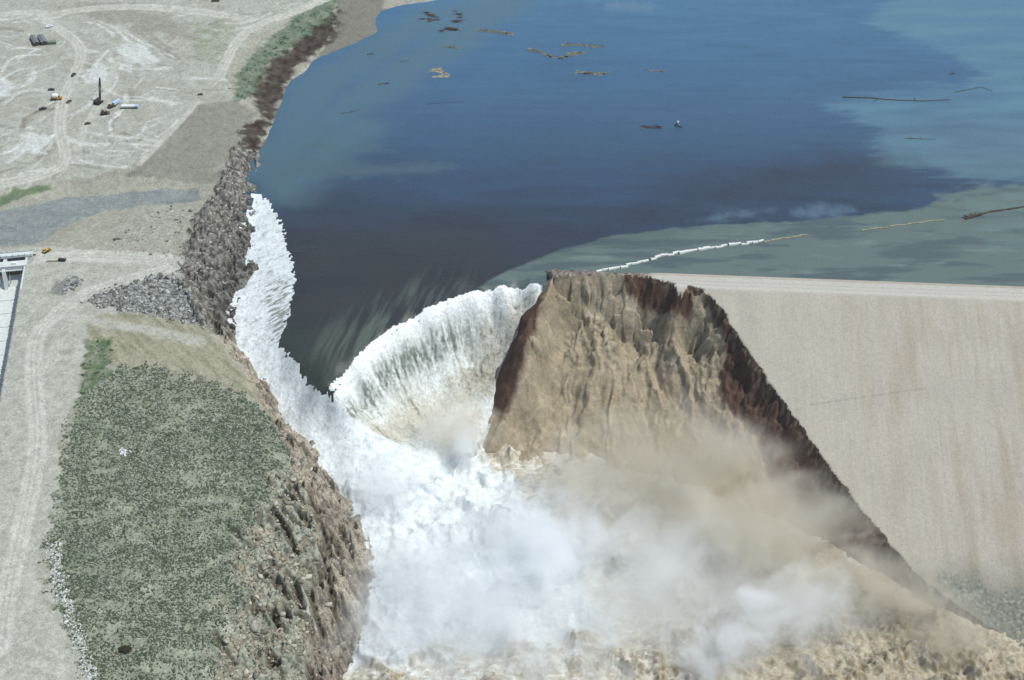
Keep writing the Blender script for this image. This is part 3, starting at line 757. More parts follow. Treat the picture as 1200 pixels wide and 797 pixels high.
fcx = mixc(fcx, lin(104, 96, 74, .75), muddy * sstep(.1, .4, tG * .6 + .4 * strk2 + .5 * tC) * .7)
fcx = mixc(fcx, lin(236, 240, 238, .85), np.clip(np.exp(-(dA / 6) ** 2) * (1.0 + .8 * tG), 0, 1))
inr = R([(560, 395), (600, 355), (628, 340), (606, 400), (588, 450), (572, 480), (545, 470), (540, 430)], 6, 8, 9, 309)
fcx = mixc(fcx, lin(150, 142, 114, .75), inr * (.55 + .3 * tC)); fcx = mixc(fcx, lin(92, 88, 70, .75), inr * sstep(.05, .3, tG * .5 + tA * .6) * .7); fcx = mixc(fcx, lin(216, 214, 200, .8), inr * sstep(.1, .35, -tA + .3 * tG) * .5)
ff_ = falls * sstep(56, 34, dA + 14 * tA)
wc = wc * (1 - ff_[..., None]) + fcx * ff_[..., None]
gfl = R([(318, 320), (346, 330), (342, 372), (330, 402), (318, 400), (308, 360)], 3, 5, 8, 305)
fl2 = fbm((WX * .8 + WY * .3) / 10, (WY * .9 - WX * .4) / 2.6, 4, 322, .6)
wc = mixc(wc, lin(104, 116, 94, .75), gfl * sstep(-.1, .2, fl2) * .8)
lft = R([(303, 228), (345, 300), (350, 420), (320, 410), (255, 385), (290, 300)], 4, 3, 8, 326)
wc = mixc(wc, lin(150, 160, 146, .75), lft * sstep(.08, .35, .6 * fl2 + .5 * tG) * .7)
wc = mixc(wc, lin(160, 172, 168, .8), lwhite * (1 - lft) * sstep(.15, .42, tG * .6 + .6 * fbm((WX + WY) / 14, (WX - WY) / 5, 4, 327)) * .5)
br = R([(550, 505), (620, 500), (720, 520), (900, 620), (1250, 690), (1250, 1000), (420, 1000), (420, 790), (560, 768), (690, 760), (700, 690), (650, 600), (590, 555)], 10, 20, 26, 306)
whx = sstep(150, 20, WX - .15 * (WY - 640) + 30 * tC)
pc = np.empty_like(wc); pc[:] = lin(192, 185, 165, .76)
pc = mixc(pc, lin(158, 138, 104, .75), sstep(-.05, .3, tD * 1.0 - .22 + .6 * tC) * (.25 + .6 * sstep(-.1, .3, tE)))
pc = mixc(pc, lin(232, 232, 220, .82), sstep(.1, .4, -tA + .5 * (tB - .5)) * (.25 + .5 * whx))
pc = mixc(pc, lin(112, 96, 70, .75), sstep(.3, .55, tC + .3 * tA) * .6)
pc = mixc(pc, lin(150, 130, 96, .75), np.clip(surge * 2, 0, 1) * sstep(.0, .6, cauli + .3 * tA) * .8)
pc = mixc(pc, lin(118, 104, 78, .75), sstep(.3, -.1, cauli2 + .3 * cauli) * np.clip(surge * 2 + .1, 0, 1) * .6)
pc = mixc(pc, lin(226, 222, 204, .8), sstep(.55, .95, cauli2 * .6 + cauli3 * .5) * (.2 + .3 * whx))
rgt = sstep(90, 220, WX + 25 * tC)
pc = mixc(pc, lin(160, 144, 112, .75), rgt * .65); pc = mixc(pc, lin(92, 80, 58, .75), rgt * sstep(.35, 0, cauli) * .55); pc = mixc(pc, lin(206, 198, 176, .8), rgt * sstep(.5, .9, cauli2) * .5)
pc = mixc(pc, lin(236, 234, 222, .82), sstep(.25, .5, fbm((WX + .4 * WY) / 16 + tA, (WY - .4 * WX) / 5, 4, 344)) * (.15 + .5 * whx))
pc = mixc(pc, lin(240, 240, 230, .84), sstep(.55, .8, fil) * (.15 + .6 * whx))
wc = wc * (1 - br[..., None]) + pc * br[..., None]

# lake colours
ZF = lambda px, py: P(px, py, 0.0)
RL = lambda pts, soft=4, wob=8, scale=20, seed=0: region(pts, soft, wob, scale, seed, LKX, LKY, ZF)
def RLa(pts, soft=3, wob=6, scale=30, seed=0):
    a = np.array(pts, float); w_ = ZF(a[:, 0], a[:, 1]); dd, _, ss = polyd(w_, LKX, LKY, 45, True); sdv = dd * ss
    nz = fbm(LKX / (scale * 2.2), LKY / (scale * .35), 6, seed + 970, .65)
    return sstep(soft * 1.5, -soft * 1.5, sdv + wob * 3.2 * nz)
def lake_cols(X, Y):
    global LKX, LKY
    LKX, LKY = X, Y
    a1 = fbm(X / 60, Y / 60, 5, 401, .55); a2 = fbm(X / 110, Y / 22, 5, 402, .55); a3 = fbm(X / 14, Y / 14, 3, 403)
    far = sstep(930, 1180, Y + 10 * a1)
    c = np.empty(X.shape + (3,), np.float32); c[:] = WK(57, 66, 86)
    c = mixc(c, WK(74, 108, 144), far); c = mixc(c, WK(82, 126, 168), sstep(1100, 1400, Y))  # paler blue with distance: sky reflection painted into the water colour
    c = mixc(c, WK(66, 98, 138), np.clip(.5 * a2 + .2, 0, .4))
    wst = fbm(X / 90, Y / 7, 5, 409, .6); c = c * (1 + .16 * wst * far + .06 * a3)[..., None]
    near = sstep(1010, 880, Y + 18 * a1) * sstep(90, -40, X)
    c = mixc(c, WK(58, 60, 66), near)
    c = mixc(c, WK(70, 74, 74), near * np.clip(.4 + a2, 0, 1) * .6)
    dshore, _, _ = polyd(P(lp[47:59, 0], lp[47:59, 1], 0), X, Y, 90)
    c = mixc(c, WK(92, 122, 140), sstep(45, 4, dshore + 16 * a1) * .7)
    lt = RL([(310, 190), (370, 165), (420, 170), (470, 180), (520, 190), (500, 205), (420, 210), (350, 215), (322, 212)], 8, 22, 26, 1)
    c = mixc(c, WK(84, 108, 122), lt * np.clip(.35 + a2 * 1.4, 0, .8))
    sl = RLa([(1060, -10), (1012, 28), (1060, 42), (1110, 62), (1150, 85), (1120, 100), (1010, 112), (962, 122), (1000, 138), (1028, 152), (1020, 170), (1040, 190), (1100, 200), (1140, 212), (1300, 205), (1300, -30)], 7, 9, 26, 2)
    c = mixc(c, WK(100, 138, 166), sl * np.clip(.75 + .9 * a2, 0, 1))
    c = mixc(c, WK(98, 126, 142), sl * sstep(1150, 1000, Y) * .7)
    td = RL([(560, 336), (600, 315), (660, 292), (720, 276), (800, 266), (900, 262), (1000, 254), (1080, 244), (1120, 225), (1300, 205), (1300, 400), (700, 345)], 1.6, 2.5, 30, 3)
    c = mixc(c, WK(108, 124, 124), td)
    c = mixc(c, WK(84, 98, 108), td * sstep(.05, .35, fbm(X / 70, Y / 13, 4, 404) + .1) * .75)
    c = mixc(c, WK(132, 150, 148), td * sstep(.25, .5, fbm(X / 50, Y / 9, 5, 405)) * .5)
    tl = RL([(1100, 228), (1150, 220), (1300, 212), (1300, 300), (1180, 295), (1150, 275), (1160, 250)], 6, 14, 20, 4)
    c = mixc(c, WK(112, 136, 138), tl * np.clip(.4 + 1.3 * fbm(X / 40, Y / 12, 4, 406), 0, .9))
    for pts in ([(700, 4), (740, 3), (775, 8), (758, 12), (715, 11)], [(820, 258), (850, 250), (900, 247), (870, 256)], [(930, 250), (960, 240), (1000, 247), (960, 252)]):
        c = mixc(c, WK(112, 142, 168), RL(pts, 9, 6, 16, 7) * .6)
    sed = RL([(560, 300), (640, 270), (760, 240), (900, 190), (1040, 180), (1060, 200), (900, 235), (760, 262), (640, 290)], 28, 16, 60, 8)
    c = mixc(c, WK(60, 62, 80), sed * .7)
    return c
WK = lambda r, g, b: lin(r, g, b * .95, .70)
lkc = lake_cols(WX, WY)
# smooth fast tongue: sediment streaks pulled toward the lip
up = (sideA < 0) & (dA < 60)
ts = fbm((WX - .27 * WY) / 5 + .5 * fbm(WX / 40, WY / 40, 2, 410), WY / 60, 3, 407, .5)
lkc = mixc(lkc, WK(128, 142, 134), up * sstep(-.15, .5, ts) * sstep(58, 2, dA) * sstep(0, 25, sA) * sstep(170, 90, sA) * .6)
lkc = mixc(lkc, WK(74, 84, 78), inside * (1 - moving) * sstep(-1.5, -12, Wz) * .7)

cellmax = fm(moving > .5)
zc0 = (Wz[:-1, :-1] + Wz[1:, 1:]) / 2
flowv = np.stack([sA, dA * .22, 0 * sA], -1)
fcell = fm(falls > .5) & cellmax
lcell = ~cellmax
ccell = cellmax & ~fcell
dR, _, sR = polyd(rim, WX, WY, 700)
wet = fm((sR < 0) | (dR < 3) | (WY > rim[0][1]))
lcell &= wet; fcell &= wet; ccell &= wet
inner = fm((nW > -CREST_W - 2) & (nW < 1) & (WX > lineA[0] + 4))
under = fm(rt & (nW < NTOE * .9) & (cutT(WX, WY) > Wz + 14))
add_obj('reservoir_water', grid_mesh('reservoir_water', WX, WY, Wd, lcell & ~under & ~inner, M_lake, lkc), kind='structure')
add_obj('waterfall', grid_mesh('waterfall', WX, WY, Wd, fcell, M_falls, wc, flowv), kind='structure')
add_obj('flood_water', grid_mesh('flood_water', WX, WY, Wd, ccell & ~under, M_foam, wc), kind='structure')

#__OBJECTS__
# ---------------------------------------------------------------- small-object builder
class MB:
    def __init__(self): self.bm = bmesh.new()

    def box(self, cx, cy, cz, sx, sy, sz, rot=None, taper=1.0, bev=0.0):
        r = bmesh.ops.create_cube(self.bm, size=1)
        for v in r['verts']:
            k = taper if v.co.z > 0 else 1.0
            v.co = Vector((v.co.x * sx * k, v.co.y * sy * k, v.co.z * sz))
            if rot is not None: v.co = rot @ v.co
            v.co += Vector((cx, cy, cz))
        if bev:
            es = {e for v in r['verts'] for e in v.link_edges}
            bmesh.ops.bevel(self.bm, geom=list(es), offset=bev, segments=1, affect='EDGES')
        return self

    def tube(self, a, b, r0, r1=None, seg=10):
        a = Vector(a); b = Vector(b); r1 = r0 if r1 is None else r1
        dv = b - a; L = dv.length
        q = dv.to_track_quat('Z', 'Y').to_matrix().to_4x4(); q.translation = (a + b) / 2
        bmesh.ops.create_cone(self.bm, cap_ends=True, segments=seg, radius1=r0, radius2=r1, depth=L, matrix=q)
        return self

    def prism(self, prof, y0, y1):
        """profile in x-z pulled along y"""
        n = len(prof)
        A = [self.bm.verts.new((x, y0, z)) for x, z in prof]; B = [self.bm.verts.new((x, y1, z)) for x, z in prof]
        self.bm.faces.new(A); self.bm.faces.new(B[::-1])
        for i in range(n): self.bm.faces.new((A[i], B[i], B[(i + 1) % n], A[(i + 1) % n]))
        return self

    def build(self, name, mat, parent=None, smooth=False, **kw):
        bmesh.ops.recalc_face_normals(self.bm, faces=self.bm.faces)
        me = bpy.data.meshes.new(name); self.bm.to_mesh(me); self.bm.free()
        if smooth:
            for p in me.polygons: p.use_smooth = True
        me.materials.append(mat)
        return add_obj(name, me, parent, **kw)


def thing(name, label, cat, loc, rz=0.0, group=None, rot=None):
    o = add_obj(name, None); o.location = loc; o.rotation_euler = rot if rot is not None else (0, 0, rz)
    o['label'] = label; o['category'] = cat
    if group: o['group'] = group
    o.empty_display_size = .5
    return o


def copy_thing(o, loc, rz, label, group=None):
    c = o.copy(); COL.objects.link(c); c.location = loc; c.rotation_euler = (0, 0, rz); c['label'] = label
    for k in o.children:
        d = k.copy(); COL.objects.link(d); d.parent = c
        for g in k.children:
            e = g.copy(); COL.objects.link(e); e.parent = d
    return c


m_conc = plain_mat('pale concrete', lin(222, 228, 224, .72), .85, .2, .10, .35)
m_concd = plain_mat('weathered concrete', lin(170, 172, 168, .72), .9, .2, .18, .5)
m_rust = plain_mat('rusty steel plate', lin(120, 96, 82, .7), .7, .3, .3, .8)
m_orange = plain_mat('orange machine paint', lin(222, 160, 62, .75), .5, .4, .12, 1)
m_yellow = plain_mat('yellow machine paint', lin(214, 176, 92, .75), .55, .4, .15, 1)
m_white = plain_mat('white paint', lin(240, 240, 240, .85), .45, .4, .05, 1)
m_dark = plain_mat('dark steel', lin(62, 62, 60, .8), .6, .35, .25, 1)
m_rubber = plain_mat('tyre rubber', lin(44, 44, 44, .8), .9, .15, .2, 1)
m_glass = plain_mat('vehicle glass', lin(40, 50, 58, .8), .1, .5, .1, 1)
m_bluew = plain_mat('pale blue paint', lin(190, 210, 236, .8), .4, .4, .06, 1)
m_wood = plain_mat('weathered wood', lin(168, 148, 118, .72), .9, .15, .25, 2)
m_drift = plain_mat('wet driftwood', lin(78, 66, 54, .75), .8, .3, .35, 1.2)
m_paledrift = plain_mat('bleached driftwood', lin(172, 166, 142, .72), .9, .2, .3, .8)
m_scum = plain_mat('floating straw and bark', lin(136, 138, 124, .66), .95, .15, .4, .7)
m_foamline = plain_mat('foam on logs', lin(225, 228, 220, .8), .8, .2, .15, .8)
m_shedroof = plain_mat('dull sheet roofing', lin(128, 132, 134, .7), .7, .3, .2, .7)
m_shedwall = plain_mat('brown shed boards', lin(110, 90, 78, .7), .9, .15, .2, 1)
m_green = plain_mat('grey green tarpaulin', lin(130, 150, 132, .7), .9, .15, .2, 1)
m_navy = plain_mat('dark blue paint', lin(70, 78, 96, .75), .5, .4, .15, 1)
m_browneq = plain_mat('muddy machine paint', lin(112, 98, 82, .75), .8, .2, .3, 1)

# ---------------------------------------------------------------- spillway
def sp(a, b, z): return Vector((g0[0] + SDIR[0] * a + SRT[0] * b, g0[1] + SDIR[1] * a + SRT[1] * b, z))
srz = math.atan2(SDIR[1], SDIR[0])                   # local +x runs down the chute, local +y = viewer's right when flipped
sroot = thing('spillway', 'white concrete spillway with bridge deck, piers and a steep pale chute beside the dirt road', 'spillway', sp(0, 0, 0), srz)
ysgn = 1 if (-math.sin(srz) * SRT[0] + math.cos(srz) * SRT[1]) > 0 else -1
def sy(b): return b * ysgn
mb = MB(); mb.box(-3.5, sy(-15), 5.2, 7, 34, 1.5, bev=.12); mb.build('bridge_deck', m_conc, sroot)
mb = MB(); mb.box(-15.5, sy(-14), 5.4, 6.5, 38, 1.1, bev=.12); mb.build('road_bridge', m_conc, sroot)
for x in (-18.4, -12.6):
    mb = MB(); mb.box(x, sy(-14), 6.5, .35, 38, 1.0)
    for k in range(9): mb.box(x, sy(4 - k * 4.4), 6.9, .55, .5, 2.0)
    mb.build('parapet', m_conc, sroot)
mb = MB(); mb.box(-.25, sy(-15), 3.4, .5, 34, 2.0); mb.box(.4, sy(-15), 2.2, 1.0, 34, .7); mb.build('deck_girder', m_conc, sroot)
for b in (-15.2, -30.6):
    mb = MB()
    prof = [(-19, 2), (-19, -22), (9, -22), (9, -15), (5, -6), (2, 3), (-.6, 4.3), (-19, 4.6)]
    mb.prism(prof, sy(b) - 1.25, sy(b) + 1.25); mb.build('pier', m_conc, sroot)
for b in (-7.7, -22.9):
    mb = MB()
    for k in range(7):
        t = k / 6; a0 = -.75 + 1.1 * t
        mb.box(-9 + 6 * math.cos(a0) * .9, sy(b), -9 + 10 * math.sin(a0) + 6, 1.1, 12.4, 2.2, rot=Matrix.Rotation(-a0, 3, 'Y'))
    gt = mb.build('gate', m_rust, sroot)
    for yy in (-4, 4):
        mb = MB(); mb.tube((-3.2, sy(b) + yy, 3), (4, sy(b) + yy, -6), .35); mb.tube((-3.0, sy(b) + yy, -8), (4, sy(b) + yy, -6), .35)
        mb.build('gate_arm', m_concd, gt)
mb = MB(); prof = [(-14, -6), (-8, -3), (-3, -4), (1, -7.5), (4, -10.5), (260, -10.5 - .035 * 256), (260, -70), (-14, -70)]
mb.prism(prof, sy(0) - (0 if ysgn > 0 else 0), sy(-31)); mb.build('chute_floor', m_conc, sroot)
mb = MB()
for k in range(1, 16): mb.box(4 + k * 16, sy(-15.5), -10.5 - .035 * (k * 16) + .12, .25, 30.6, .3)
mb.build('floor_joint', m_concd, sroot)
for b, nm in ((.55, 'side_wall'), (-31.5, 'side_wall')):
    mb = MB(); prof = [(-19, 5), (0, 5), (20, 4.4), (60, 1.5), (260, -8), (260, -70), (-19, -70)]
    mb.prism(prof, sy(b) - .55, sy(b) + .55); mb.build(nm, m_conc, sroot)
mb = MB(); mb.box(-17, sy(2.6), 4.4, 5, 4.2, 1.6); mb.box(-8, sy(3.4), 4.2, 9, 5.2, .5); mb.build('abutment_block', m_concd, sroot)
for b in (-7, -23):
    mb = MB(); mb.box(-3, sy(b), 6.6, 2.2, 3, 1.4, bev=.1); mb.build('hoist_housing', m_white, sroot)

# ---------------------------------------------------------------- machines and vehicles
def wheels(par, pts, r, w):
    for x, y in pts:
        mb = MB(); mb.tube((x, y - w / 2, r), (x, y + w / 2, r), r, seg=14); wh = mb.build('wheel', m_rubber, par)
        mb = MB(); s = 1 if y > 0 else -1; mb.tube((x, y + s * (w / 2 - .02), r), (x, y + s * (w / 2 + .06), r), r * .5, seg=10); mb.build('rim', m_concd, wh)


def pickup(px, py, rz, body, label, s=1.0):
    t = thing('pickup_truck', label, 'pickup truck', spot(px, py, .05), rz, 'pickups on the construction ground'); t.scale = (s, s, s)
    mb = MB(); mb.prism([(-2.6, .55), (2.6, .55), (2.65, .95), (2.5, 1.15), (1.2, 1.22), (-2.6, 1.2)], -.95, .95); mb.build('body', body, t)
    mb = MB(); mb.prism([(-.7, 1.2), (1.25, 1.22), (.75, 1.85), (-.55, 1.88)], -.85, .85); cab = mb.build('cab', body, t)
    mb = MB(); mb.box(1.02, 0, 1.53, .05, 1.5, .5, rot=Matrix.Rotation(-.65, 3, 'Y')); mb.box(.2, 0, 1.55, 1.0, 1.73, .4); mb.build('window', m_glass, cab)
    mb = MB(); mb.box(-1.65, .86, 1.33, 1.8, .1, .3); mb.box(-1.65, -.86, 1.33, 1.8, .1, .3); mb.box(-2.56, 0, 1.33, .08, 1.7, .3); mb.build('cargo_bed', body, t)
    for y in (.65, -.65):
        mb = MB(); mb.box(2.63, y, .85, .06, .35, .2); mb.build('headlight', m_white, t)
    wheels(t, [(1.7, .85), (1.7, -.85), (-1.6, .85), (-1.6, -.85)], .42, .28)
    return t


pickup(86.5, 88.5, 1.3, m_navy, 'dark blue pickup driving up the pale haul road', 1.15)
pickup(81, 120, 1.1, m_browneq, 'muddy brown pickup on the track right of the orange machine', 1.1)
pickup(50.5, 128.5, .5, m_dark, 'charcoal pickup parked lower left of the orange machine', 1.2)
pickup(60.5, 106, .2, m_navy, 'dark pickup parked above the orange machine', 1.1)
pickup(58, 32, .6, m_white, 'bright white pickup by the upper bend of the haul road', 1.25)
pickup(103, 145.5, .4, m_browneq, 'small brown pickup below the crane and its trailers', 1.0)
pickup(253, 1.5, .1, m_browneq, 'lone brown truck on the far road at the top edge', 1.5)
pickup(235, 111.5, .3, m_browneq, 'small brown pickup at the right edge of the construction ground', .9)

t = thing('water_truck', 'orange heavy truck carrying a round white tank on the pale haul road', 'truck', spot(66.5, 117, .1), .12)
mb = MB(); mb.box(0, 0, 1.5, 9.5, 2.6, .9, bev=.12); mb.box(3.9, 0, 2.3, 1.7, 2.4, 1.1, taper=.85); mb.box(-3.6, 0, 2.2, 2.4, 2.5, .9, taper=.9); mb.build('body', m_orange, t)
mb = MB(); mb.box(2.5, 0, 3.0, 1.5, 2.2, 1.9, taper=.85, bev=.1); cab = mb.build('cab', m_orange, t)
mb = MB(); mb.box(2.5, 0, 3.3, 1.45, 2.12, .8, taper=.93); mb.box(3.18, 0, 3.3, .12, 1.8, .7); mb.build('window', m_glass, cab)
mb = MB(); mb.tube((-2.6, 0, 4.0), (1.3, 0, 4.0), 2.0, seg=20); mb.tube((-3.2, 0, 4.0), (-2.6, 0, 4.0), 1.3, 2.0, 20); mb.tube((1.3, 0, 4.0), (1.8, 0, 4.0), 2.0, 1.3, 20); tk = mb.build('tank', m_white, t, smooth=False)
mb = MB(); mb.tube((-.6, 0, 5.9), (-.6, 0, 6.3), .5, seg=12); mb.build('hatch', m_white, tk)
wheels(t, [(3.4, 1.35), (3.4, -1.35), (-2.2, 1.35), (-2.2, -1.35), (-4.0, 1.35), (-4.0, -1.35)], .95, .7)

t = thing('crawler_crane', 'dark crawler crane with a raised lattice boom beside white trailers', 'crane', spot(115.5, 121, .1), 1.2)
for y in (2.2, -2.2):
    mb = MB(); mb.prism([(-3.6, .2), (3.6, .2), (4.2, .8), (3.6, 1.5), (-3.6, 1.5), (-4.2, .8)], y - .55, y + .55); mb.build('track', m_rubber, t)
mb = MB(); mb.box(0, 0, 1.2, 3, 3.4, .7); mb.box(-1.2, 0, 2.9, 6.2, 3.6, 2.4, bev=.15); mb.box(-3.9, 0, 2.9, 1.2, 4.0, 2.0, bev=.1); mb.build('body', m_dark, t)
mb = MB(); mb.box(2.3, 1.1, 3.0, 1.6, 1.4, 2.2, taper=.9); cb = mb.build('cab', m_browneq, t)
mb = MB(); mb.box(3.06, 1.1, 3.35, .12, 1.1, .9); mb.build('window', m_glass, cb)
mb = MB(); foot = Vector((2.2, -.5, 2.2)); tip = Vector((7.5, -.5, 21.0)); ax = (tip - foot)
for i, (dx_, dy_) in enumerate(((.7, .8), (.7, -.8), (-.7, .8), (-.7, -.8))):
    mb.tube(foot + Vector((dx_ * .6, dy_ * .6, 0)), foot + ax * .5 + Vector((dx_, dy_, 0)), .22, seg=6); mb.tube(foot + ax * .5 + Vector((dx_, dy_, 0)), tip + Vector((dx_ * .3, dy_ * .3, 0)), .22, seg=6)
for k in range(12):
    a = foot + ax * (k / 12); b = foot + ax * ((k + 1) / 12)
    for s_ in (1, -1):
        mb.tube(a + Vector((0, .75 * s_, 0)), b + Vector((0, -.75 * s_, 0)), .14, seg=5)
        mb.tube(a + Vector((.65, .75 * s_, 0)), b + Vector((-.65, .75 * s_, 0)), .14, seg=5)
mb.build('boom', m_dark, t)
mb = MB(); mb.tube(tip, (-3.5, -.5, 5.5), .09, seg=5); mb.tube((-3.5, -.5, 5.5), (-2.5, -.5, 3.8), .15, seg=5); mb.tube(tip, tip - Vector((-.4, 0, 13)), .07, seg=5); mb.box(7.9, -.5, 7.6, .7, .5, 1.1); mb.build('cable', m_dark, t)

def trailer(px, py, rz, body, label, L=7.5, h=2.6):
    t = thing('box_trailer', label, 'trailer', spot(px, py, .05), rz)
    mb = MB(); mb.box(0, 0, 1.0 + h / 2, L, 2.6, h, bev=.1); mb.build('body', body, t)
    mb = MB(); mb.box(0, 0, .85, L * .96, 1.4, .3); mb.tube((L / 2, 0, .8), (L / 2 + 1.6, 0, .6), .14, seg=6); mb.build('chassis', m_dark, t)
    mb = MB(); mb.box(-L / 2 - .03, 0, 1 + h / 2, .06, 2.2, h * .85); mb.build('door', m_concd, t)
    wheels(t, [(-1.6, 1.15), (-1.6, -1.15), (-2.8, 1.15), (-2.8, -1.15)], .5, .4)
trailer(136.5, 122.5, 1.05, m_bluew, 'pale blue white box trailer parked right of the crane')
t = thing('tank_trailer', 'long white tank trailer with a pale blue end lying right of the box trailer', 'tank trailer', spot(151.5, 127, .05), .03)
mb = MB(); mb.tube((-6.5, 0, 2.2), (5.2, 0, 2.2), 1.35, seg=20); mb.tube((-7.1, 0, 2.2), (-6.5, 0, 2.2), .9, 1.35, 20); mb.build('tank', m_white, t)
mb = MB(); mb.tube((5.2, 0, 2.2), (8.0, 0, 2.2), 1.4, seg=20); mb.tube((8.0, 0, 2.2), (8.4, 0, 2.2), 1.4, .8, 20); mb.build('tank_end', m_bluew, t)
mb = MB(); mb.box(0, 0, .8, 13.5, 1.3, .3); mb.build('chassis', m_dark, t)
wheels(t, [(-4.4, 1.15), (-4.4, -1.15), (-5.6, 1.15), (-5.6, -1.15), (5, 1.15), (5, -1.15)], .5, .4)

def dozer(name, px, py, rz, paint, label, s=1.0):
    t = thing(name, label, 'bulldozer', spot(px, py, .05), rz); t.scale = (s, s, s)
    for y in (1.25, -1.25):
        mb = MB(); mb.prism([(-2.0, .1), (2.0, .1), (2.5, .6), (2.0, 1.15), (-2.0, 1.15), (-2.5, .6)], y - .35, y + .35); mb.build('track', m_rubber, t)
    mb = MB(); mb.box(1.0, 0, 1.6, 2.6, 1.5, 1.3, bev=.1); mb.box(-1.2, 0, 1.3, 2.2, 1.9, 1.0); mb.tube((1.4, .4, 2.2), (1.4, .4, 3.1), .12, seg=8); mb.build('body', paint, t)
    mb = MB(); mb.box(-.9, 0, 2.5, 1.6, 1.7, 1.5, taper=.9); cb = mb.build('cab', paint, t)
    mb = MB(); mb.box(-.9, 0, 2.6, 1.58, 1.68, .8, taper=.95); mb.build('window', m_glass, cb)
    mb = MB(); mb.prism([(3.2, .1), (3.45, .05), (3.25, .8), (3.5, 1.5), (3.3, 1.5), (3.0, .8)], -2.0, 2.0); mb.box(2.2, 1.7, .7, 2.2, .2, .25); mb.box(2.2, -1.7, .7, 2.2, .2, .25); mb.build('blade', paint, t)
dozer('bulldozer', 54, 295.5, .9, m_yellow, 'yellow bulldozer parked on the bench right of the spillway bridge', 1.05)
dozer('bulldozer', 122.5, 134, .3, m_browneq, 'muddy brown bulldozer just below the crane', 1.3)
dozer('bulldozer', 130, 126, .8, m_browneq, 'brown bulldozer wedged between crane and box trailer', 1.1)
t = thing('flatbed_trailer', 'dark flatbed trailer standing alone on the pale bench', 'trailer', spot(73, 306, .05), -.12)
mb = MB(); mb.box(0, 0, 1.1, 6.0, 2.5, .35); mb.box(2.7, 0, 1.8, .3, 2.5, 1.2); mb.box(-.4, 0, 1.75, 4.6, 2.0, 1.0, bev=.1); mb.build('bed', m_dark, t)
mb = MB(); mb.tube((3, 0, .9), (4.5, 0, .6), .12, seg=6); mb.build('drawbar', m_dark, t)
wheels(t, [(-1.5, 1.15), (-1.5, -1.15), (-2.6, 1.15), (-2.6, -1.15)], .48, .35)
for px, py, L, rz, lb in ((61, 307, 9, .03, 'pale brown timber beam on the bench beside the dark flatbed'), (37.5, 299.5, 6, .02, 'dark brown timber beam against the end of the spillway bridge')):
    mb = MB(); mb.box(0, 0, .35, L, .9, .5, bev=.06); mb.box(.3, .5, .8, L * .85, .4, .4, bev=.05)
    o = mb.build('timber_beam', m_wood if 'pale' in lb else m_shedwall); o.location = spot(px, py); o.rotation_euler = (0, 0, rz); o['label'] = lb; o['category'] = 'timber'

def shed(name, px, py, L, Wd_, h, rz, label, wm=m_shedwall, rm=m_shedroof, grp=None):
    t = thing(name, label, 'shed', spot(px, py, 0), rz, grp)
    mb = MB(); mb.box(0, 0, h / 2, L, Wd_, h); mb.build('wall', wm, t)
    mb = MB(); A = Wd_ / 2 + .3
    for sgn in (1, -1):
        mb.prism([(-L / 2 - .3, 0), (L / 2 + .3, 0), (L / 2 + .3, .15), (-L / 2 - .3, .15)], 0, A)
        mb.bm.verts.ensure_lookup_table()
        for v in mb.bm.verts[-8:]:
            dist = abs(v.co.y); v.co.y *= sgn; v.co.z += h + 1.1 - dist * 1.1 / A
    mb.build('roof', rm, t)
    mb = MB(); mb.box(-L / 2 - .05, 0, h * .42, .12, Wd_ * .5, h * .8); mb.build('door', m_dark, t)
shed('long_shed', 41, 49.5, 17, 4.6, 3, 2.08, 'left one of two long grey roofed sheds with a gap between')
shed('long_shed', 50, 48.8, 17, 5.2, 3, 2.08, 'right one of two long grey roofed sheds, broader than its neighbour')
shed('small_shed', 61, 51.5, 8, 3, 2.4, .15, 'low grey green lean shelter at the right end of the two long sheds', m_green, m_green)

# ---------------------------------------------------------------- things afloat on the reservoir
def water_spot(px, py): return Vector(P(px, py, 0.0))
def driftlog(pts, r, name, label, mat, cat='log', stubs=3):
    w3 = [water_spot(*p) for p in pts]; c = sum(w3, Vector()) / len(w3); c.z = 0
    mb = MB(); n = len(w3) - 1
    for i in range(n):
        mb.tube(w3[i] - c, w3[i + 1] - c, r * (1 - .5 * i / n), r * (1 - .5 * (i + 1) / n), 7)
    for k in range(stubs):
        i = random.randrange(n); a = w3[i].lerp(w3[i + 1], random.random()) - c; d_ = Vector((random.uniform(-1, 1), random.uniform(-1, 1), random.uniform(0, .6))) * r * random.uniform(4, 9)
        mb.tube(a, a + d_, r * .45, r * .15, 5)
    o = mb.build(name, mat); o.location = c; o['label'] = label; o['category'] = cat
    return o

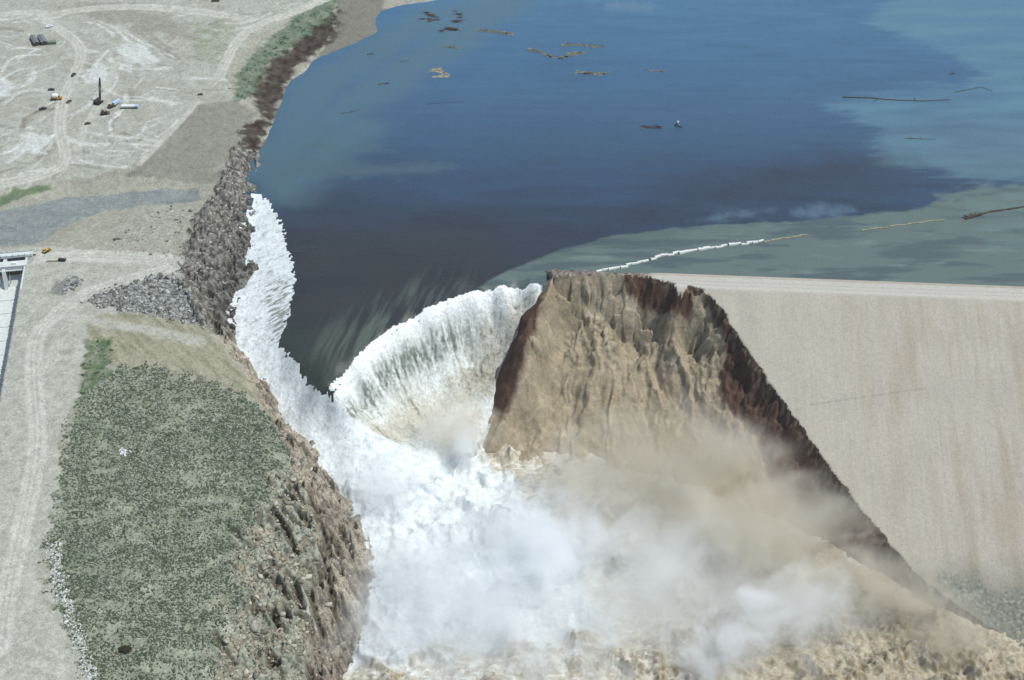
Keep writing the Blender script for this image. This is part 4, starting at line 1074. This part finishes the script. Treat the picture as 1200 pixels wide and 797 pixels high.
def raft(pts, n, name, label, mat=None, L=(2, 8)):
    """loose mat of floating sticks and bark"""
    a = np.array(pts, float); cpx, cpy = a.mean(0)
    c = water_spot(cpx, cpy); rr = random.Random(sum(map(ord, label)) + int(cpx)); mb = MB()
    hx = (a[:, 0].max() - a[:, 0].min()) / 2; hy = max((a[:, 1].max() - a[:, 1].min()) / 2, 1.2)
    for i in range(len(pts) - 1):
        mb.tube(water_spot(*a[i]) - c + Vector((0, 0, .1)), water_spot(*a[i + 1]) - c + Vector((0, 0, .1)), .22, .18, 5)
    k = 0
    while k < n:
        # clumped along the spine through pts
        i = rr.randrange(len(pts) - 1) if len(pts) > 1 else 0; f = rr.random()
        q = a[i] * (1 - f) + a[(i + 1) % len(pts)] * f
        px = q[0] + rr.gauss(0, 1.8); py = q[1] + rr.gauss(0, .8)
        w_ = water_spot(px, py) - c; ln = rr.uniform(*L); an = rr.gauss(0, .5)
        d_ = Vector((math.cos(an), math.sin(an), 0)) * ln / 2
        if rr.random() < .55:
            mb.tube(w_ - d_ + Vector((0, 0, .05)), w_ + d_ + Vector((0, 0, .1)), rr.uniform(.12, .4), rr.uniform(.08, .25), 5)
        else:
            ring = [mb.bm.verts.new(w_ + Vector((math.cos(t_) * ln * .5 * rr.uniform(.5, 1.1), math.sin(t_) * ln * .3 * rr.uniform(.5, 1.1), .12))) for t_ in np.linspace(0, 6.283, 9)[:-1]]
            low = [mb.bm.verts.new(v.co - Vector((0, 0, .3))) for v in ring]
            mb.bm.faces.new(ring)
            for j in range(8): mb.bm.faces.new((ring[j], low[j], low[(j + 1) % 8], ring[(j + 1) % 8]))
        k += 1
    o = mb.build(name, mat or m_scum); o.location = c; o['label'] = label; o['category'] = 'driftwood'
    return o

raft([(562, 35), (575, 37), (588, 39), (600, 40)], 70, 'debris_raft', 'tan mat of floating debris left of the larger twin mats')
raft([(620, 58), (630, 60), (642, 64), (652, 68)], 55, 'debris_raft', 'slanting tan streak of floating debris leading to the largest mat')
raft([(655, 69), (668, 64), (682, 61), (668, 66)], 45, 'debris_raft', 'thin pale streak of debris curving below the largest mat')
raft([(660, 53), (675, 52), (690, 53), (705, 54), (690, 56)], 95, 'debris_raft', 'largest tan debris mat near the top middle of the reservoir', L=(2, 7))
raft([(677, 84), (688, 86), (700, 87), (714, 85)], 55, 'debris_raft', 'flat pale debris streak below the largest mat')
raft([(503, 84), (510, 81), (522, 86), (510, 91), (526, 88)], 60, 'debris_raft', 'whitish ring of floating debris alone in the left water', m_paledrift)
raft([(516, 37), (525, 33), (535, 35)], 35, 'debris_raft', 'dark strands of debris nearest the left shore headland', m_drift, L=(3, 9))
raft([(495, 22), (515, 24), (500, 15), (505, 26)], 28, 'debris_raft', 'dark scattered sticks floating off the far headland', m_drift, L=(3, 9))
raft([(530, 12), (540, 18), (530, 26), (542, 24)], 26, 'debris_raft', 'dark loose sticks right of the scattered sticks off the headland', m_drift, L=(3, 9))
raft([(754, 149), (762, 148.5), (772, 150)], 22, 'debris_raft', 'small dull brown debris patch left of the white tipped snag', m_drift)
raft([(755, 82), (768, 83), (776, 84)], 14, 'debris_raft', 'faint small debris streak right of the flat pale streak', m_scum)
raft([(520, 54), (530, 55), (540, 57)], 16, 'debris_raft', 'thin dull debris streak above the whitish ring', m_scum)
driftlog([(430, 64), (438, 63)], .7, 'drift_log', 'short dark log floating close to the left headland', m_drift)
driftlog([(443, 99), (450, 98), (457, 98)], .6, 'drift_log', 'dark log floating left of the whitish debris ring', m_drift)
driftlog([(469, 73), (479, 71)], .4, 'drift_log', 'thin dull log floating upper left of the whitish ring', m_drift)
driftlog([(400, 133), (412, 131), (423, 128)], .35, 'drift_log', 'thin curved stick nearest the left shore', m_drift)
driftlog([(500, 122), (515, 121), (543, 119)], .3, 'drift_log', 'thin faint stick floating below the whitish ring', m_drift)
driftlog([(988, 114), (1020, 115), (1050, 117.5), (1080, 118.5), (1113, 117)], .9, 'drift_log', 'longest dark driftwood line across the pale slick on the right', m_drift, stubs=6)
driftlog([(1120, 108), (1140, 104), (1150, 102), (1163, 107)], .5, 'drift_log', 'crooked dark branch floating upper right of the longest driftwood', m_drift)
driftlog([(1060, 162), (1080, 163), (1097, 163)], .45, 'drift_log', 'thin dark log floating below the longest driftwood', m_drift)
driftlog([(1112, 87), (1119, 86)], .5, 'drift_log', 'short dark stub of wood high on the right water', m_drift)
sn = thing('tree_snag', 'dark snag with a white broken top standing out of open water', 'snag', water_spot(792, 147))
mb = MB(); mb.tube((-1, 0, -.3), (1.5, .4, 2.4), .8, .5, 8); mb.tube((-1, 0, .3), (5, -3.5, .5), .7, .35, 7); mb.build('trunk', m_drift, sn)
mb = MB(); mb.tube((1.5, .4, 2.4), (1.2, .8, 4.6), .8, .3, 7); mb.tube((1.2, .5, 2.6), (3, 1.2, 3.6), .5, .25, 6); mb.build('broken_top', m_foamline, sn)
sn = thing('tree_snag', 'dark red brown uprooted tree floating near the right edge', 'snag', water_spot(1139, 255))
mb = MB(); mb.tube((-6, -2.5, .2), (8, 4, .9), .9, 1.3, 8); mb.build('trunk', m_drift, sn)
for a_, b_ in (((-2, -.5, .5), (-6, 2.6, .8)), ((2, 1, .6), (-1, 4.4, 1.6)), ((4, 2.2, .8), (3, 5.5, 1.8)), ((-4, -1.6, .3), (-8, -.2, .6)), ((6, 3, .8), (10, 4.6, 1.2))):
    mb = MB(); mb.tube(a_, b_, .75, .3, 6); mb.build('limb', m_shedwall, sn)

def boom(pts, label, mat, r, step, jit=.35, name='log_boom'):
    a = np.array([P(px, py, 0) for px, py in pts]); seg = np.linalg.norm(np.diff(a, axis=0), axis=1); L = seg.sum(); cum = np.concatenate([[0], np.cumsum(seg)])
    root = thing(name, label, 'log boom', Vector(a[0]))
    n = int(L / step); rr = random.Random(int(L))
    for k in range(n):
        s0 = k * step + rr.uniform(0, .5); s1 = s0 + step * rr.uniform(.9, 1.25)
        p0 = np.array([np.interp(s0, cum, a[:, i]) for i in range(3)]); p1 = np.array([np.interp(s1, cum, a[:, i]) for i in range(3)])
        j = Vector((rr.gauss(0, jit), rr.gauss(0, jit), .2)); rr2 = r * rr.uniform(.7, 1.3)
        mb = MB(); mb.tube(Vector(p0 - a[0]) + j, Vector(p1 - a[0]) + j + Vector((0, rr.gauss(0, jit), 0)), rr2, rr2 * .8, 7); mb.build('log', mat, root)
boom([(698, 319), (720, 314), (745, 309), (772, 301), (800, 296), (830, 291), (860, 287), (880, 285), (897, 281)], 'white foam covered log boom running from the dam crest out across the water', m_foamline, 1.3, 5, .7)
boom([(895, 284), (915, 280), (935, 277), (950, 275)], 'darker brown tail of the log boom beyond its white stretch', m_paledrift, .7, 6)
boom([(1008, 270), (1040, 266), (1080, 261), (1116, 256)], 'thin dull brown log boom floating left of the uprooted tree', m_paledrift, .55, 8)
boom([(1150, 251), (1160, 248.5), (1175, 247), (1188, 245), (1215, 240)], 'thin dark log boom trailing right from the uprooted tree', m_drift, .8, 8)

# ---------------------------------------------------------------- rocks, scrub
def rock_mesh(name, seed, mat, sub=1):
    r_ = random.Random(seed); bm = bmesh.new(); bmesh.ops.create_icosphere(bm, subdivisions=sub, radius=1)
    for v in bm.verts:
        k = r_.uniform(.65, 1.15); v.co = Vector((v.co.x * k * 1.15, v.co.y * k * .9, v.co.z * k * .7))
    me = bpy.data.meshes.new(name); bm.to_mesh(me); bm.free(); me.materials.append(mat); return me
m_rock1 = plain_mat('grey broken rock', lin(176, 178, 174, .72), .9, .2, .3, .9)
m_rock2 = plain_mat('dark broken rock', lin(120, 122, 120, .72), .9, .2, .3, .9)
rms = [rock_mesh('boulder', i, (m_rock1, m_rock1, m_rock2)[i % 3], 2 if i < 3 else 1) for i in range(6)]

def soup(name, base, pos, scl, rot, cols, mat, label=None, **kw):
    """one mesh from many copies of a small base mesh"""
    bv = np.array([v.co[:] for v in base.vertices], np.float32); bf = np.array([p.vertices[:] for p in base.polygons], np.int64)
    n = len(pos); nv = len(bv)
    c, s_ = np.cos(rot), np.sin(rot)
    jit = 1 + .25 * rng.standard_normal((n, nv, 1)).clip(-1.2, 1.2)
    q = bv[None] * jit * scl[:, None, :]
    V = np.stack([q[..., 0] * c[:, None] - q[..., 1] * s_[:, None], q[..., 0] * s_[:, None] + q[..., 1] * c[:, None], q[..., 2]], -1) + pos[:, None, :]
    Fc = (bf[None] + (np.arange(n) * nv)[:, None, None]).reshape(-1, 3)
    me = bpy.data.meshes.new(name); me.vertices.add(n * nv); me.loops.add(Fc.size); me.polygons.add(len(Fc))
    me.vertices.foreach_set('co', V.astype(np.float32).ravel()); me.loops.foreach_set('vertex_index', Fc.astype(np.int32).ravel())
    me.polygons.foreach_set('loop_start', (np.arange(len(Fc)) * 3).astype(np.int32)); me.update(calc_edges=True)
    a = me.attributes.new('Col', 'FLOAT_COLOR', 'POINT'); cc = np.ones((n, nv, 4), np.float32); cc[..., :3] = cols[:, None, :]
    a.data.foreach_set('color', cc.ravel()); me.materials.append(mat)
    o = add_obj(name, me, kind='stuff', **kw)
    if label: o['label'] = label
    return o


def scatter(mask, n, x0, x1, y0, y1):
    out = []
    while len(out) < n:
        m = 20000; xs = rng.uniform(x0, x1, m); ys = rng.uniform(y0, y1, m); pr = rng.random(m)
        ii = np.clip(np.searchsorted(lx, xs) - 1, 0, len(lx) - 1); jj = np.clip(np.searchsorted(ly, ys) - 1, 0, len(ly) - 1)
        ok = pr < mask[jj, ii]
        out += list(zip(xs[ok], ys[ok], ZL[jj, ii][ok]))
    return np.array(out[:n])
ico1 = rock_mesh('clump', 40, m_rock1, 1)
M_soup = attr_mat('loose stones', .9, .2, tex=((1.2, .25),), bump=.3, bump_scale=2)
M_bush = attr_mat('sagebrush leaves', .9, .15, tex=((3.0, .45),), bump=.8, bump_scale=4)
# sagebrush over the hillside
hx0, hx1, hy0, hy1 = -330, -80, 480, 830
trail = sstep(.55, .75, ridged((LX + LY * .3) / 60, (LY - LX * .3) / 26, 2, 131))
dens = hill * (1 - .75 * trail) * np.clip(.55 + .5 * n2 + .5 * n1 - .6 * hrock, .06, 1) * (1 - cliffm)
sb = scatter(dens, 30000, hx0, hx1, hy0, hy1)
ns = len(sb); sz = rng.gamma(3, .11, ns) + .22
cols = np.where(rng.random((ns, 1)) < .6, C(108, 120, 96)[None], C(178, 182, 164)[None]) * rng.uniform(.75, 1.25, (ns, 1))
sb[:, 2] += .15
soup('sagebrush', ico1, sb, np.stack([sz * 1.35, sz, sz * .55], -1), rng.uniform(0, 6.28, ns), cols, M_bush)
sb = scatter(gslope * np.clip(.1 + n2, 0, 1) * .4 + .05 * gspot, 500, -330, -100, 700, 1370); ns = len(sb); sz = rng.gamma(3, .14, ns) + .3
soup('brushwood', ico1, sb, np.stack([sz * 1.4, sz, sz * .45], -1), rng.uniform(0, 6.28, ns), C(100, 118, 94)[None] * rng.uniform(.7, 1.3, (ns, 1)), M_bush)
# loose rock
dens = np.clip(np.maximum(rip1, rip2) * .9 + rocky * .03 + debris * sstep(0, .3, n2) * .3, 0, 1)
sb = scatter(dens, 2200, -330, -120, 690, 1060); ns = len(sb); sz = rng.gamma(1.4, .34, ns) + .25
cc = np.where(rng.random((ns, 1)) < .55, C(190, 192, 186)[None], C(118, 114, 106)[None]) * rng.uniform(.7, 1.2, (ns, 1))
soup('rubble', ico1, sb, np.stack([sz * 1.2, sz, sz * .8], -1), rng.uniform(0, 6.28, ns), cc, M_soup)
dens = np.clip(hill * hrock * .8 * (n2 > -.1) * (1 - cliffm) + cliffm * .08, 0, 1)
sb = scatter(dens, 2000, -330, -80, 480, 800); ns = len(sb); sz = rng.gamma(2.5, .25, ns) + .25
cc = np.where(rng.random((ns, 1)) < .6, C(196, 190, 172)[None], C(140, 132, 114)[None]) * rng.uniform(.7, 1.2, (ns, 1))
soup('rock_fragments', ico1, sb, np.stack([sz * 1.3, sz, sz * .8], -1), rng.uniform(0, 6.28, ns), cc, M_soup)
sb = scatter(np.clip(pale_edge, 0, 1), 900, -330, -200, 480, 640); ns = len(sb); sz = rng.gamma(2.5, .14, ns) + .2
soup('pale_stones', ico1, sb, np.stack([sz * 1.2, sz, sz * .8], -1), rng.uniform(0, 6.28, ns), C(226, 228, 222)[None] * rng.uniform(.85, 1.05, (ns, 1)), M_soup)
# individual boulders of the two dumps
for msk, n, grp, lb in ((rip1, 110, 'boulders dumped between the bench and the rock slope', 'grey boulder in the broad rock dump between the bench road and the rock slope'),
                        (rip2, 34, 'boulders of the small dump right of the spillway', 'grey boulder in the small rock dump right of the spillway wall')):
    for x, y, z in scatter(msk * (msk > .8), n, -330, -120, 690, 1060):
        o = bpy.data.objects.new('boulder', rms[random.randrange(6)]); COL.objects.link(o); r_ = random.uniform(.8, 1.8)
        o.location = (x, y, z + r_ * .2); o.rotation_euler = (random.uniform(-.3, .3), random.uniform(-.3, .3), random.uniform(0, 6.28)); o.scale = (r_, r_, r_)
        o['label'] = lb; o['category'] = 'boulder'; o['group'] = grp
t = spot(144, 531)
mb = MB()
for k in range(14):
    mb.box(random.gauss(0, 2.6), random.gauss(0, 1.6), .5, random.uniform(.8, 2.6), random.uniform(.7, 1.6), random.uniform(.8, 1.6), rot=Matrix.Rotation(random.uniform(0, 3), 3, 'Z') @ Matrix.Rotation(random.uniform(-.5, .5), 3, 'X'), taper=.6, bev=.1)
o = mb.build('rock_outcrop', m_white); o.location = t; o['label'] = 'small chalk white rock outcrop alone in the green hillside'; o['category'] = 'rock'
t = thing('dark_shrub', 'solitary dark brown shrub low on the hillside near the bottom left', 'shrub', spot(147, 763))
me = rock_mesh('foliage', 77, M_bush, 3)
a = me.attributes.new('Col', 'FLOAT_COLOR', 'POINT'); cc = np.ones((len(me.vertices), 4), np.float32); cc[:, :3] = C(72, 66, 48)
a.data.foreach_set('color', cc.ravel()); me.materials.clear(); me.materials.append(M_bush)
o = add_obj('foliage', me, t); o.scale = (3.2, 2.6, 2.4); o.location = (0, 0, 1.6)
mb = MB(); mb.tube((0, 0, -.5), (0, 0, 1.5), .3, .2, 7); mb.build('stem', m_drift, t)

# ---------------------------------------------------------------- spray and dust over the gorge
def spray_mat(name, col, dens, rad, nscale, k, seed, lowcut=.0):
    m, nt, out = new_mat(name)
    tc = N(nt, 'TexCoord')
    ln = N(nt, 'VectorMath', operation='LENGTH'); nt.links.new(tc.outputs['Object'], ln.inputs[0])
    fall = N(nt, 'Math', operation='SUBTRACT'); fall.inputs[0].default_value = 1.0; nt.links.new(ln.outputs['Value'], fall.inputs[1])
    mp = N(nt, 'Mapping'); mp.inputs['Scale'].default_value = rad; mp.inputs['Location'].default_value = (seed * 31.7, seed * 17.3, seed * 7.1)
    nt.links.new(tc.outputs['Object'], mp.inputs['Vector'])
    nz = N(nt, 'TexNoise', i_Scale=nscale, i_Detail=6.0, i_Roughness=.62, i_Distortion=.9); nt.links.new(mp.outputs[0], nz.inputs['Vector'])
    sub = N(nt, 'Math', operation='MULTIPLY_ADD'); nt.links.new(nz.outputs['Fac'], sub.inputs[0]); sub.inputs[1].default_value = k; sub.inputs[2].default_value = -.5 * k - lowcut
    ad = N(nt, 'Math', operation='ADD'); nt.links.new(fall.outputs[0], ad.inputs[0]); nt.links.new(sub.outputs[0], ad.inputs[1])
    mr = N(nt, 'MapRange', interpolation_type='SMOOTHSTEP'); mr.inputs['From Min'].default_value = .16; mr.inputs['From Max'].default_value = .92
    mr.inputs['To Min'].default_value = 0; mr.inputs['To Max'].default_value = dens
    nt.links.new(ad.outputs[0], mr.inputs['Value'])
    # nothing may reach the hull
    ed = N(nt, 'MapRange'); ed.inputs['From Min'].default_value = 0; ed.inputs['From Max'].default_value = .15; nt.links.new(fall.outputs[0], ed.inputs['Value'])
    mu = N(nt, 'Math', operation='MULTIPLY'); nt.links.new(mr.outputs[0], mu.inputs[0]); nt.links.new(ed.outputs[0], mu.inputs[1])
    pv = N(nt, 'VolumePrincipled'); pv.inputs['Color'].default_value = (*col, 1); pv.inputs['Anisotropy'].default_value = .1
    nt.links.new(mu.outputs[0], pv.inputs['Density']); nt.links.new(pv.outputs[0], out.inputs['Volume'])
    return m

WHT = (.980, .992, .998); TAN = (.93, .905, .84); BRN = (.85, .81, .71); GRYB = (.965, .972, .965)
SPRAY = [  # px, py, z, rx, ry, rz, tilt, density, colour, noise scale, noise strength
    (450, 700, -70, 90, 85, 30, 0, .026, WHT, .024, 2.0, 'spray_cloud', 'broad white spray at the foot of the near cliff'),
    (545, 690, -64, 80, 66, 36, .3, .040, WHT, .030, 2.8, 'spray_cloud', 'white spray billowing in the middle of the torrent'),
    (640, 630, -60, 40, 56, 42, .5, .075, WHT, .036, 2.8, 'spray_cloud', 'tall bluish white plume right of the main white jet'),
    (570, 620, -64, 70, 40, 26, -.7, .035, WHT, .036, 2.6, 'spray_cloud', 'white spray drifting below the foot of the waterfall'),
    (535, 505, -58, 44, 38, 34, 0, .060, TAN, .035, 1.6, 'dust_cloud', 'tan dust at the foot of the curved waterfall'),
    (545, 525, -60, 14, 20, 22, 0, .10, WHT, .06, 2.2, 'spray_cloud', 'small white jet of spray against the left foot of the scarp'),
    (440, 565, -54, 50, 60, 22, .4, .036, WHT, .038, 2.6, 'spray_cloud', 'white spray over the jet beside the upper cliff'),
    (855, 750, -74, 34, 60, 30, -.7, .070, WHT, .040, 2.9, 'spray_cloud', 'slanting white plume low in the brown water on the right'),
    (955, 715, -74, 40, 56, 30, -.2, .050, GRYB, .040, 2.8, 'spray_cloud', 'grey white plume right of the slanting white plume'),
    (790, 545, -48, 105, 72, 44, 0, .042, BRN, .022, 2.0, 'dust_cloud', 'large brown dust veil over the lower scarp face'),
    (900, 605, -58, 98, 62, 40, .2, .046, BRN, .024, 2.0, 'dust_cloud', 'brown dust along the dark right flank of the scarp'),
    (790, 655, -68, 135, 56, 34, .4, .048, GRYB, .028, 2.2, 'spray_cloud', 'broad greyish spray across the middle of the brown water'),
    (1020, 680, -68, 66, 46, 32, -.3, .050, BRN, .032, 2.2, 'dust_cloud', 'brown dust below the dark right flank near its lower end'),
    (1110, 735, -76, 50, 40, 24, -.4, .045, BRN, .036, 2.4, 'dust_cloud', 'brown dust at the toe of the dam in the bottom right'),
    (680, 555, -66, 70, 34, 26, .2, .040, TAN, .030, 1.8, 'dust_cloud', 'tan dust hugging the foot of the scarp face'),
    (850, 705, -72, 160, 64, 26, .1, .030, GRYB, .022, 1.4, 'spray_cloud', 'wide thin pale mist over the lower right torrent'),
    (690, 600, -68, 70, 50, 26, .3, .030, GRYB, .026, 1.6, 'spray_cloud', 'pale mist between the scarp foot and the bluish plume'),
    (650, 750, -78, 110, 60, 22, 0, .040, GRYB, .034, 2.9, 'spray_cloud', 'grey white spray along the bottom edge of the torrent'),
]
for i, (px, py, z, rx, ry, rz, tl, dn, colr, nsc, kk, nm, lbl) in enumerate(SPRAY):
    bm = bmesh.new(); bmesh.ops.create_icosphere(bm, subdivisions=3, radius=1); me = bpy.data.meshes.new(nm); bm.to_mesh(me); bm.free()
    me.materials.append(spray_mat('spray %d' % i, colr, dn, (rx, ry, rz), nsc, kk, i))
    o = add_obj(nm, me, kind='stuff', label=lbl, category='spray' if 'spray' in nm else 'dust'); o.location = Vector(P(px, py, z)); o.scale = (rx, ry, rz); o.rotation_euler = (0, 0, tl)

#__END__

bm = bmesh.new(); bmesh.ops.create_cube(bm, size=1); me = bpy.data.meshes.new('haze'); bm.to_mesh(me); bm.free()
m_, nt_, out_ = new_mat('air haze'); pv = N(nt_, 'VolumePrincipled'); pv.inputs['Color'].default_value = (.80, .92, 1, 1); pv.inputs['Density'].default_value = HAZE; pv.inputs['Anisotropy'].default_value = .2
nt_.links.new(pv.outputs[0], out_.inputs['Volume']); me.materials.append(m_)
hz = add_obj('haze', me, kind='stuff'); hz.scale = (12000, 12000, 760); hz.location = (0, 1400, 640 - 380)
LAB = {'sagebrush': ('low grey green sagebrush scattered over the near hillside', 'shrubs'), 'brushwood': ('green brush on the lake bank beside the construction ground', 'brush'),
       'rubble': ('loose broken rock on the grey bank left of the upper rapids', 'rubble'), 'rock_fragments': ('tan stones strewn over the rocky right side of the near hill', 'stones'),
       'pale_stones': ('line of white stones between the dirt road and the green hillside', 'stones'), 'haze': ('thin pale air haze over the whole valley', 'haze')}
for o_ in list(COL.objects):
    if o_.get('kind') == 'stuff' and o_.name.split('.')[0] in LAB: o_['label'], o_['category'] = LAB[o_.name.split('.')[0]]
# ---------------------------------------------------------------- sky, sun, camera
SUN = Vector((.47, .0, .88)).normalized()
w = bpy.data.worlds.new('World'); scene.world = w; w.use_nodes = True
nt = w.node_tree; nt.nodes.clear()
sky = nt.nodes.new('ShaderNodeTexSky'); sky.sky_type = 'NISHITA'; sky.sun_disc = False
sky.sun_elevation = math.asin(SUN.z); sky.sun_rotation = math.atan2(SUN.x, SUN.y)
bg = nt.nodes.new('ShaderNodeBackground'); bg.inputs['Strength'].default_value = .11
wo = nt.nodes.new('ShaderNodeOutputWorld')
nt.links.new(sky.outputs[0], bg.inputs[0]); nt.links.new(bg.outputs[0], wo.inputs[0])
sl = bpy.data.lights.new('sun', 'SUN'); sl.energy = 3.6; sl.angle = math.radians(.53); sl.color = (1, .995, .945)
so = bpy.data.objects.new('sun', sl); COL.objects.link(so); so.rotation_euler = SUN.to_track_quat('Z', 'Y').to_euler()
so.location = SUN * 800

cam = bpy.data.cameras.new('camera'); cam.sensor_width = 36; cam.lens = FPX / 1200 * 36; cam.clip_end = 20000; cam.clip_start = 1
co = bpy.data.objects.new('camera', cam); COL.objects.link(co)
co.location = (0, 0, H); co.rotation_euler = (math.pi / 2 - DEP, 0, 0)
scene.camera = co
scene.render.engine = 'CYCLES'
scene.cycles.use_denoising = True
scene.cycles.max_bounces = 12; scene.cycles.volume_bounces = 12; scene.cycles.volume_step_rate = 1.0; scene.cycles.volume_max_steps = 256
scene.view_settings.view_transform = 'Standard'; scene.view_settings.look = 'None'
scene.view_settings.exposure = 0.12; scene.view_settings.gamma = 1
